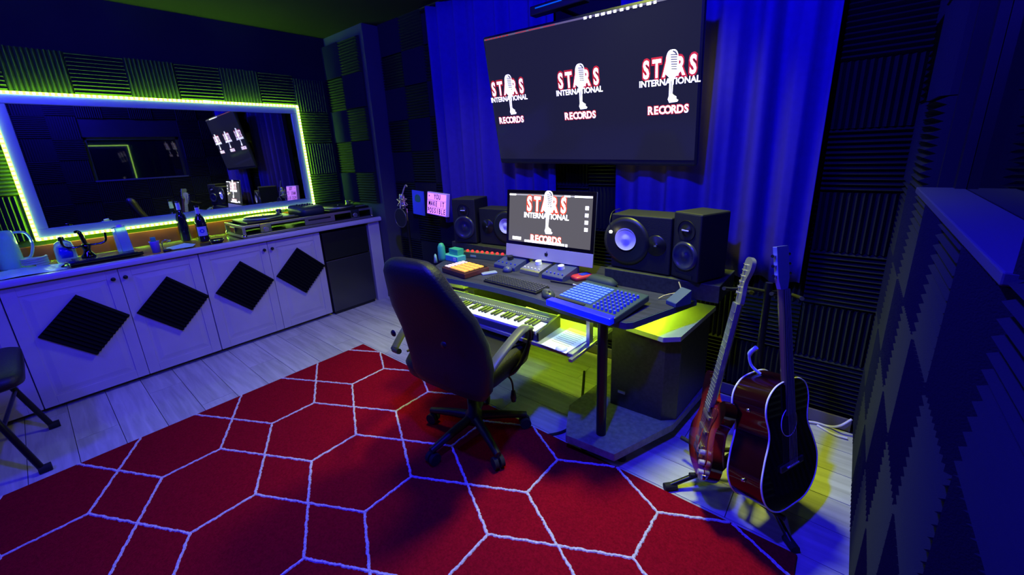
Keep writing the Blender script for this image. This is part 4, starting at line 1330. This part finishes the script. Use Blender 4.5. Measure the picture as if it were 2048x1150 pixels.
for a in range(6):
    an = a * PI / 3
    MB().tube([(0.045 * math.cos(an), 0.045 * math.sin(an), 0.075), (0.026 * math.cos(an + .5), 0.026 * math.sin(an + .5), 0.05), (0.045 * math.cos(an + 1), 0.045 * math.sin(an + 1), 0.02)], 0.0025, 5).build('elastic_cord', M_alu, mc)

MB().tube([(0, 0.01, 0.05), (0, 0.075, 0.05)], 0.006).build('peg', M_blackm, pc)

# ------------------------------------------------------------------ office chair
ch = thing('office_chair', 'black high-backed leather office chair on five casters at the desk', 'chair', (-1.40, 1.285, 0.0145), R(5))
b = MB()
for k in range(5):
    a = R(189 + 72 * k)
    d = Vector((math.cos(a), math.sin(a), 0))
    leg = MB()
    leg.tube([d * 0.03 + Vector((0, 0, 0.115)), d * 0.15 + Vector((0, 0, 0.10)), d * 0.285 + Vector((0, 0, 0.075))], [0.026, 0.022, 0.017], 10)
    lo = leg.build('leg', M_black, ch)
    s_ = Vector((-d.y, d.x, 0))
    c0 = d * 0.278 + Vector((0, 0, 0.030))
    cb = MB()
    cb.cyl(c0 + s_ * 0.006, c0 + s_ * 0.026, 0.03, n=18)
    cb.cyl(c0 - s_ * 0.006, c0 - s_ * 0.026, 0.03, n=18)
    cb.cyl(c0 + Vector((0, 0, 0.01)), c0 + Vector((0, 0, 0.048)), 0.010)
    cb.build('caster', M_rubber, lo)
MB().lathe([(0, 0.08), (0.045, 0.085), (0.05, 0.11), (0.045, 0.14), (0.03, 0.15), (0.03, 0.30), (0.018, 0.30), (0.018, 0.40), (0, 0.40)], (0, 0, 0), 24).build('gas_column', M_black, ch)
MB().b2((-0.10, -0.12, 0.385), (0.10, 0.12, 0.425)).build('tilt_plate', M_blackm, ch, bevel=0.008)
MB().loft([(0, 0.0, 0.425, 0.235, 0.23), (0, 0.0, 0.44, 0.255, 0.25), (0, 0.0, 0.49, 0.265, 0.26), (0, 0.0, 0.52, 0.25, 0.245), (0, 0.0, 0.535, 0.20, 0.20)], 40, 4.5).build('seat', M_leather, ch)
b = MB()
for sx in (-1, 1):
    b.tube(spline([(sx * 0.235, -0.2, 0.53), (sx * 0.20, 0, 0.545), (sx * 0.235, 0.2, 0.53)], 6, False), 0.006)
b.build('seat_piping', M_leather, ch)
# back: lofted from the seat to the top, leaning back
bb = MB()
lv = []
prof = [(0.46, 0.205, 0.035), (0.50, 0.235, 0.05), (0.60, 0.252, 0.055), (0.72, 0.258, 0.055), (0.84, 0.250, 0.052), (0.92, 0.215, 0.05), (0.98, 0.185, 0.052), (1.03, 0.165, 0.052), (1.065, 0.140, 0.045), (1.083, 0.11, 0.03), (1.09, 0.07, 0.015)]
for z, a, t in prof:
    t01 = (z - 0.46) / 0.66
    yy = -0.245 - 0.10 * t01 + 0.035 * math.sin(t01 * PI * 1.6)
    lv.append((0.100 - 0.040 * t01, yy, z, a * (0.97 - 0.05 * t01), t))
bb.loft(lv, 44, 3.2)
back = bb.build('backrest', M_leather, ch)
# head cushion seam
b = MB()
pts = []
for i in range(21):
    x = -0.185 + 0.37 * i / 20
    pts.append((x * 0.76 + 0.062, -0.362 + 0.03 * (x / 0.2) ** 2 * 0.5, 1.025 - 0.06 * (abs(x) / 0.19) ** 3))
b.tube(pts, 0.004, 6)
b.build('stitched_seam', M_leather, back)
for (xx, zz) in ((-0.12, 0.72), (0.19, 0.74)):
    MB().lathe([(0, 0.006), (0.014, 0.004), (0.016, 0)], (xx, -0.353, zz), 14, (0, -1, 0)).build('vent_stud', M_black, back)
for sx in (-1, 1):
    arm_ = MB()
    arm_.T = Matrix.Scale(1, 4)
    pad = spline([(sx * 0.285, -0.24, 0.545), (sx * 0.30, -0.14, 0.615), (sx * 0.305, 0.0, 0.665), (sx * 0.305, 0.07, 0.672), (sx * 0.30, 0.115, 0.655)], 6, False)
    vs, fs = [], []
    for k, p in enumerate(pad):
        hw = 0.026
        th = 0.011
        for (dx, dz) in ((-hw, 0), (-hw * .7, th), (hw * .7, th), (hw, 0), (hw * .7, -th), (-hw * .7, -th)):
            vs.append((p[0] + dx, p[1], p[2] + dz))
    for k in range(len(pad) - 1):
        for i in range(6):
            j = (i + 1) % 6
            fs.append((k * 6 + i, (k + 1) * 6 + i, (k + 1) * 6 + j, k * 6 + j))
    fs.append(tuple(range(6)))
    fs.append(tuple(reversed(range(len(vs) - 6, len(vs)))))
    arm_.add(vs, fs, True)
    ao = arm_.build('armrest', mat('grey_arm_plastic', (0.10, 0.10, 0.09), 0.45), ch)
    MB().tube(spline([(sx * 0.30, 0.115, 0.65), (sx * 0.295, 0.13, 0.60), (sx * 0.275, 0.09, 0.50), (sx * 0.25, 0.0, 0.445), (sx * 0.10, 0.0, 0.415)], 6, False), 0.013).build('arm_support', M_black, ao)
    MB().tube([(sx * 0.285, -0.24, 0.545), (sx * 0.22, -0.26, 0.56)], 0.014).build('arm_bracket', M_black, ao)
lv_ = MB()
lv_.tube(spline([(0.10, 0.02, 0.41), (0.20, 0.04, 0.40), (0.225, 0.05, 0.37), (0.228, 0.055, 0.31)], 6, False), 0.005)
lo = lv_.build('height_lever', M_blackm, ch)
MB().lathe([(0, 0), (0.012, 0.0), (0.016, 0.02), (0.010, 0.06), (0, 0.065)], (0.228, 0.055, 0.255), 12).build('lever_grip', M_black, lo)

# ------------------------------------------------------------------ guitars
EG = frame_from((-0.362, 1.585, 0.138), Vector((0.100, 0.150, 0.915)), Vector((-0.87, -0.49, 0.1))) @ Matrix.Scale(0.955, 4)
eg = thing('electric_guitar', 'sunburst electric guitar with pale neck leaning on the stand nearest the desk', 'guitar', M=EG)
# body outline in local xz (x right as seen from the front)
body = spline([(0.0, 0.0), (0.09, 0.012), (0.150, 0.07), (0.158, 0.14), (0.125, 0.205), (0.112, 0.26), (0.135, 0.32), (0.145, 0.37), (0.115, 0.405), (0.075, 0.375), (0.045, 0.345),
               (-0.035, 0.345), (-0.07, 0.39), (-0.115, 0.43), (-0.148, 0.40), (-0.140, 0.33), (-0.112, 0.26), (-0.128, 0.20), (-0.16, 0.13), (-0.145, 0.06), (-0.085, 0.012)], 6)
TXZ = Matrix(((1, 0, 0, 0), (0, 0, 1, 0), (0, 1, 0, 0), (0, 0, 0, 1)))


def burst_mat():
    m = bpy.data.materials.new('sunburst_lacquer')
    m.use_nodes = True
    nt = m.node_tree
    b_ = nt.nodes['Principled BSDF']
    tc = nt.nodes.new('ShaderNodeTexCoord')
    mp_ = nt.nodes.new('ShaderNodeMapping')
    mp_.inputs['Location'].default_value = (0, 0, -0.19 * 4.6)
    mp_.inputs['Scale'].default_value = (6.4, 0.01, 4.6)
    nt.links.new(tc.outputs['Object'], mp_.inputs[0])
    ln = nt.nodes.new('ShaderNodeVectorMath')
    ln.operation = 'LENGTH'
    nt.links.new(mp_.outputs[0], ln.inputs[0])
    cr = nt.nodes.new('ShaderNodeValToRGB')
    e = cr.color_ramp.elements
    e[0].position, e[0].color = 0.35, (0.62, 0.10, 0.015, 1)
    e[1].position, e[1].color = 1.0, (0.015, 0.002, 0.002, 1)
    k = e.new(0.75)
    k.color = (0.28, 0.012, 0.008, 1)
    nt.links.new(ln.outputs['Value'], cr.inputs[0])
    nt.links.new(cr.outputs[0], b_.inputs['Base Color'])
    b_.inputs['Roughness'].default_value = 0.12
    b_.inputs['Coat Weight'].default_value = 0.7
    return m


MB().prism(body, 0.0, 0.045, TXZ, True).build('guitar_body', burst_mat(), eg, bevel=0.006, seg=3)
pg_ = spline([(0.02, 0.05), (0.085, 0.07), (0.10, 0.12), (0.07, 0.17), (0.055, 0.24), (0.085, 0.32), (0.07, 0.345), (0.03, 0.325), (-0.03, 0.325), (-0.06, 0.345), (-0.075, 0.30), (-0.06, 0.22), (-0.045, 0.16), (-0.01, 0.11)], 4)
MB().prism(pg_, -0.003, -0.0003, TXZ).build('pickguard', mat('dark_red_pickguard', (0.16, 0.02, 0.02), 0.15, coat=0.7), eg)
for z_, an in ((0.135, 0.15), (0.205, 0), (0.275, 0)):
    b = MB()
    b.box((0.0, -0.007, z_), (0.085, 0.010, 0.018), Matrix.Rotation(0, 4, 'Y'))
    b.build('pickup', mat('aged_pickup', (0.16, 0.13, 0.09), 0.3), eg, bevel=0.003)
MB().b2((-0.04, -0.012, 0.085), (0.04, -0.001, 0.115)).build('bridge', M_chrome, eg, bevel=0.002)
for (kx_, kz_) in ((0.065, 0.13), (0.085, 0.095), (0.10, 0.06)):
    MB().cyl((kx_, -0.002, kz_), (kx_, -0.022, kz_), 0.012, 0.010).build('knob', M_pickg, eg)
MB().tube([(0.04, -0.012, 0.11), (0.055, -0.03, 0.13), (0.06, -0.032, 0.24)], 0.003).build('tremolo_arm', M_chrome, eg)
MB().cyl((0.11, -0.001, 0.045), (0.11, -0.006, 0.045), 0.012).build('jack_plate', M_chrome, eg)
# neck
b = MB()
vs, fs = [], []
for z_, hw in ((0.325, 0.028), (0.79, 0.0215)):
    for (dx, dy) in ((-1, -0.010), (1, -0.010), (0.9, 0.004), (0.45, 0.013), (-0.45, 0.013), (-0.9, 0.004)):
        vs.append((dx * hw, dy, z_))
b.add(vs, [(i, (i + 1) % 6, 6 + (i + 1) % 6, 6 + i) for i in range(6)] + [tuple(reversed(range(6))), tuple(range(6, 12))], False)
neck = b.build('neck', M_maple, eg)
MB().prism([(-0.028, 0.30), (0.028, 0.30), (0.0215, 0.79), (-0.0215, 0.79)], -0.015, -0.0102, TXZ).build('fretboard', mat('maple_fretboard', (0.20, 0.22, 0.14), 0.35), eg)
b = MB()
for i in range(21):
    z_ = 0.10 + 0.69 * (1 - 0) - 0.0
    zf = 0.79 - (0.67 * (1 - 2 ** (-(i + 1) / 12.0)))
    if zf < 0.31:
        break
    hw = 0.0215 + (0.79 - zf) / 0.49 * 0.0065
    b.box((0, -0.0158, zf), (2 * hw, 0.0022, 0.0026))
b.build('fret', M_string, eg)
hs = spline([(-0.021, 0.79), (-0.030, 0.82), (-0.034, 0.90), (-0.036, 0.965), (-0.010, 0.985), (0.030, 0.975), (0.034, 0.935), (0.012, 0.88), (0.022, 0.82), (0.021, 0.79)], 5)
hd = MB().prism(hs, -0.006, 0.009, TXZ).build('headstock', M_maple, eg, bevel=0.002)
for i in range(6):
    z_ = 0.83 + i * 0.024
    MB().cyl((-0.020 + i * 0.0015, -0.006, z_), (-0.020 + i * 0.0015, -0.016, z_), 0.004, n=8).build('tuner_post', M_chrome, hd)
    MB().tube([(-0.034, 0.002, z_), (-0.052, 0.002, z_)], [0.003, 0.006], 6).build('tuner', M_chrome, hd)
for i in range(6):
    x0_, x1_ = -0.025 + i * 0.010, -0.0165 + i * 0.0066
    MB().tube([(x0_, -0.014, 0.10), (x1_, -0.0185, 0.79)], 0.0009, 4).build('string', M_string, eg)

AG = frame_from((-0.012, 1.60, 0.155), Vector((-0.158, 0.14, 0.945)), Vector((0.93, -0.36, 0.05))) @ Matrix.Scale(0.96, 4)
ag = thing('acoustic_guitar', 'glossy black acoustic guitar with pale binding on the right of the stand', 'guitar', M=AG)
ab = spline([(0.0, 0.0), (0.10, 0.008), (0.175, 0.06), (0.20, 0.14), (0.175, 0.22), (0.142, 0.285), (0.135, 0.33), (0.150, 0.40), (0.135, 0.455), (0.08, 0.492), (0.0, 0.50),
             (-0.08, 0.492), (-0.135, 0.455), (-0.150, 0.40), (-0.135, 0.33), (-0.142, 0.285), (-0.175, 0.22), (-0.20, 0.14), (-0.175, 0.06), (-0.10, 0.008)], 6)
MB().prism(ab, 0.0005, 0.1295, TXZ, True, caps=False).build('rim', M_aside, ag)
MB().prism(ab, -0.002, 0.0005, TXZ).build('soundboard', M_ablack, ag)
MB().prism(ab, 0.1295, 0.132, TXZ).build('back_plate', M_ablack, ag)
for yy in (-0.001, 0.131):
    MB().tube([(x, yy, z) for x, z in ab], 0.0036, 6, True).build('binding', M_bind, ag)
MB().lathe([(0.0, 0.0015), (0.05, 0.0015)], (0, -0.002, 0.335), 32, (0, -1, 0)).build('sound_hole', M_ink, ag)
MB().tube([(0.055 * math.cos(a * PI / 20), -0.0025, 0.335 + 0.055 * math.sin(a * PI / 20)) for a in range(40)], 0.0018, 5, True).build('rosette', M_bind, ag)
MB().b2((-0.08, -0.010, 0.155), (0.08, -0.002, 0.18)).build('bridge', M_rosew, ag, bevel=0.003)
MB().b2((-0.04, -0.014, 0.165), (0.04, -0.010, 0.169)).build('saddle', M_bind, ag)
b = MB()
vs = []
for z_, hw in ((0.49, 0.028), (0.86, 0.0225)):
    for (dx, dy) in ((-1, -0.008), (1, -0.008), (0.9, 0.006), (0.45, 0.016), (-0.45, 0.016), (-0.9, 0.006)):
        vs.append((dx * hw, dy, z_))
b.add(vs, [(i, (i + 1) % 6, 6 + (i + 1) % 6, 6 + i) for i in range(6)] + [tuple(reversed(range(6))), tuple(range(6, 12))])
b.build('neck', mat('dark_neck_wood', (0.10, 0.05, 0.06), 0.3, coat=0.3), ag)
MB().prism([(-0.029, 0.37), (0.029, 0.37), (0.0225, 0.86), (-0.0225, 0.86)], -0.014, -0.0082, TXZ).build('fretboard', M_rosew, ag)
MB().prism([(-0.0245, 0.86), (0.0245, 0.86), (0.038, 0.90), (0.040, 1.025), (-0.040, 1.025), (-0.038, 0.90)], -0.006, 0.009, TXZ).build('headstock', mat('blue_grey_lacquer', (0.22, 0.25, 0.4), 0.25, coat=0.5), ag, bevel=0.002)
for i in range(3):
    for sx in (-1, 1):
        z_ = 0.915 + i * 0.038
        MB().tube([(sx * 0.036, 0.002, z_), (sx * 0.058, 0.002, z_)], [0.003, 0.007], 6).build('tuner', M_chrome, ag)
for i in range(6):
    MB().tube([(-0.026 + i * 0.0104, -0.014, 0.168), (-0.017 + i * 0.0068, -0.0165, 0.86)], 0.0008, 4).build('string', M_string, ag)
for (x_, z_) in ((-0.199, 0.14), (-0.146, 0.40)):
    MB().lathe([(0, 0.012), (0.007, 0.010), (0.008, 0.004), (0.004, 0.0)], (x_ + 0.001, 0.065, z_), 12, (-1, 0, 0)).build('strap_button', M_chrome, ag)

MB().tube(spline([(0.0, 0.10, 0.50), (-0.01, 0.13, 0.53), (-0.02, 0.13, 0.58), (-0.02, 0.10, 0.615)], 6, False), [0.006] * 12 + [0.009] * 7).build('strap', mat('pale_strap', (0.6, 0.7, 0.8), 0.5), ag)

# ------------------------------------------------------------------ guitar stand
gs = thing('guitar_stand', 'black multi guitar tripod stand holding both guitars', 'guitar stand', (-0.205, 1.80, 0))
MB().cyl((0, 0, 0.12), (0, 0.04, 0.94), 0.013).build('pole', M_blackm, gs)
for (ex, ey) in ((-0.245, -0.25), (0.215, -0.25), (0.02, 0.30)):
    l_ = MB().tube([(0, 0, 0.20), (ex * 0.45, ey * 0.45, 0.085), (ex, ey, 0.022)], 0.011).build('leg', M_blackm, gs)
    d = Vector((ex, ey, 0)).normalized()
    MB().tube([Vector((ex, ey, 0.018)) - d * 0.035, Vector((ex, ey, 0.018)) + d * 0.02], 0.017).build('rubber_foot', M_rubber, l_)
# cradles
MB().tube([(-0.02, 0, 0.16), (-0.15, -0.06, 0.125), (-0.27, -0.02, 0.115)], 0.010).build('cradle_arm', M_rubber, gs)
MB().tube([(-0.02, 0, 0.16), (-0.08, -0.16, 0.105), (-0.165, -0.24, 0.118)], 0.010).build('cradle_arm', M_rubber, gs)
MB().tube([(0.02, 0, 0.16), (0.10, -0.14, 0.115), (0.20, -0.02, 0.115)], 0.010).build('cradle_arm', M_rubber, gs)
MB().tube([(0.02, 0, 0.16), (0.03, -0.20, 0.115), (0.18, -0.25, 0.12)], 0.010).build('cradle_arm', M_rubber, gs)
MB().tube(spline([(-0.02, 0, 0.30), (-0.03, -0.10, 0.33), (-0.015, -0.13, 0.25), (-0.02, -0.06, 0.16)], 6, False), 0.008).build('back_hoop', M_rubber, gs)
for sx in (-1, 1):
    x0_ = -0.10 if sx < 0 else 0.065
    y0_ = 0.07 if sx < 0 else 0.10
    MB().tube([(0, 0.04, 0.90), (x0_, y0_ + 0.03, 0.885)], 0.008).build('yoke_bar', M_blackm, gs)
    MB().tube(spline([(x0_ - 0.05, y0_ - 0.09, 0.905), (x0_ - 0.042, y0_ - 0.01, 0.88), (x0_, y0_ + 0.03, 0.875), (x0_ + 0.042, y0_ - 0.01, 0.88), (x0_ + 0.05, y0_ - 0.09, 0.905)], 6, False), 0.008).build('yoke', M_rubber, gs)

# wires
o = MB().tube(spline([(-0.05, 2.42, 0.012), (0.02, 2.45, 0.012), (0.08, 2.455, 0.012), (0.12, 2.43, 0.05), (0.16, 2.44, 0.10)], 6, False), 0.006).build('white_cable', M_cable)
tag(o, 'white cable running along the back wall base, rising at the corner', 'cable')
o = MB().tube(spline([(0.03, 2.44, 0.006), (0.10, 2.40, 0.008), (0.155, 2.40, 0.01)], 6, False), 0.006).build('white_cable', M_cable)
tag(o, 'short white cable lying flat in the corner right of the guitars', 'cable')
o = MB().tube(spline([(-1.25, 2.2, 0.006), (-1.12, 1.95, 0.006), (-1.02, 1.75, 0.006), (-1.03, 1.6, 0.006), (-1.1, 1.5, 0.006)], 6, False), 0.008).build('floor_cable', M_rubber)
tag(o, 'dark cable curving over the floor under the desk', 'cable')
print('OBJECTS', len(bpy.data.objects), 'faces', sum(len(m.polygons) for m in bpy.data.meshes))
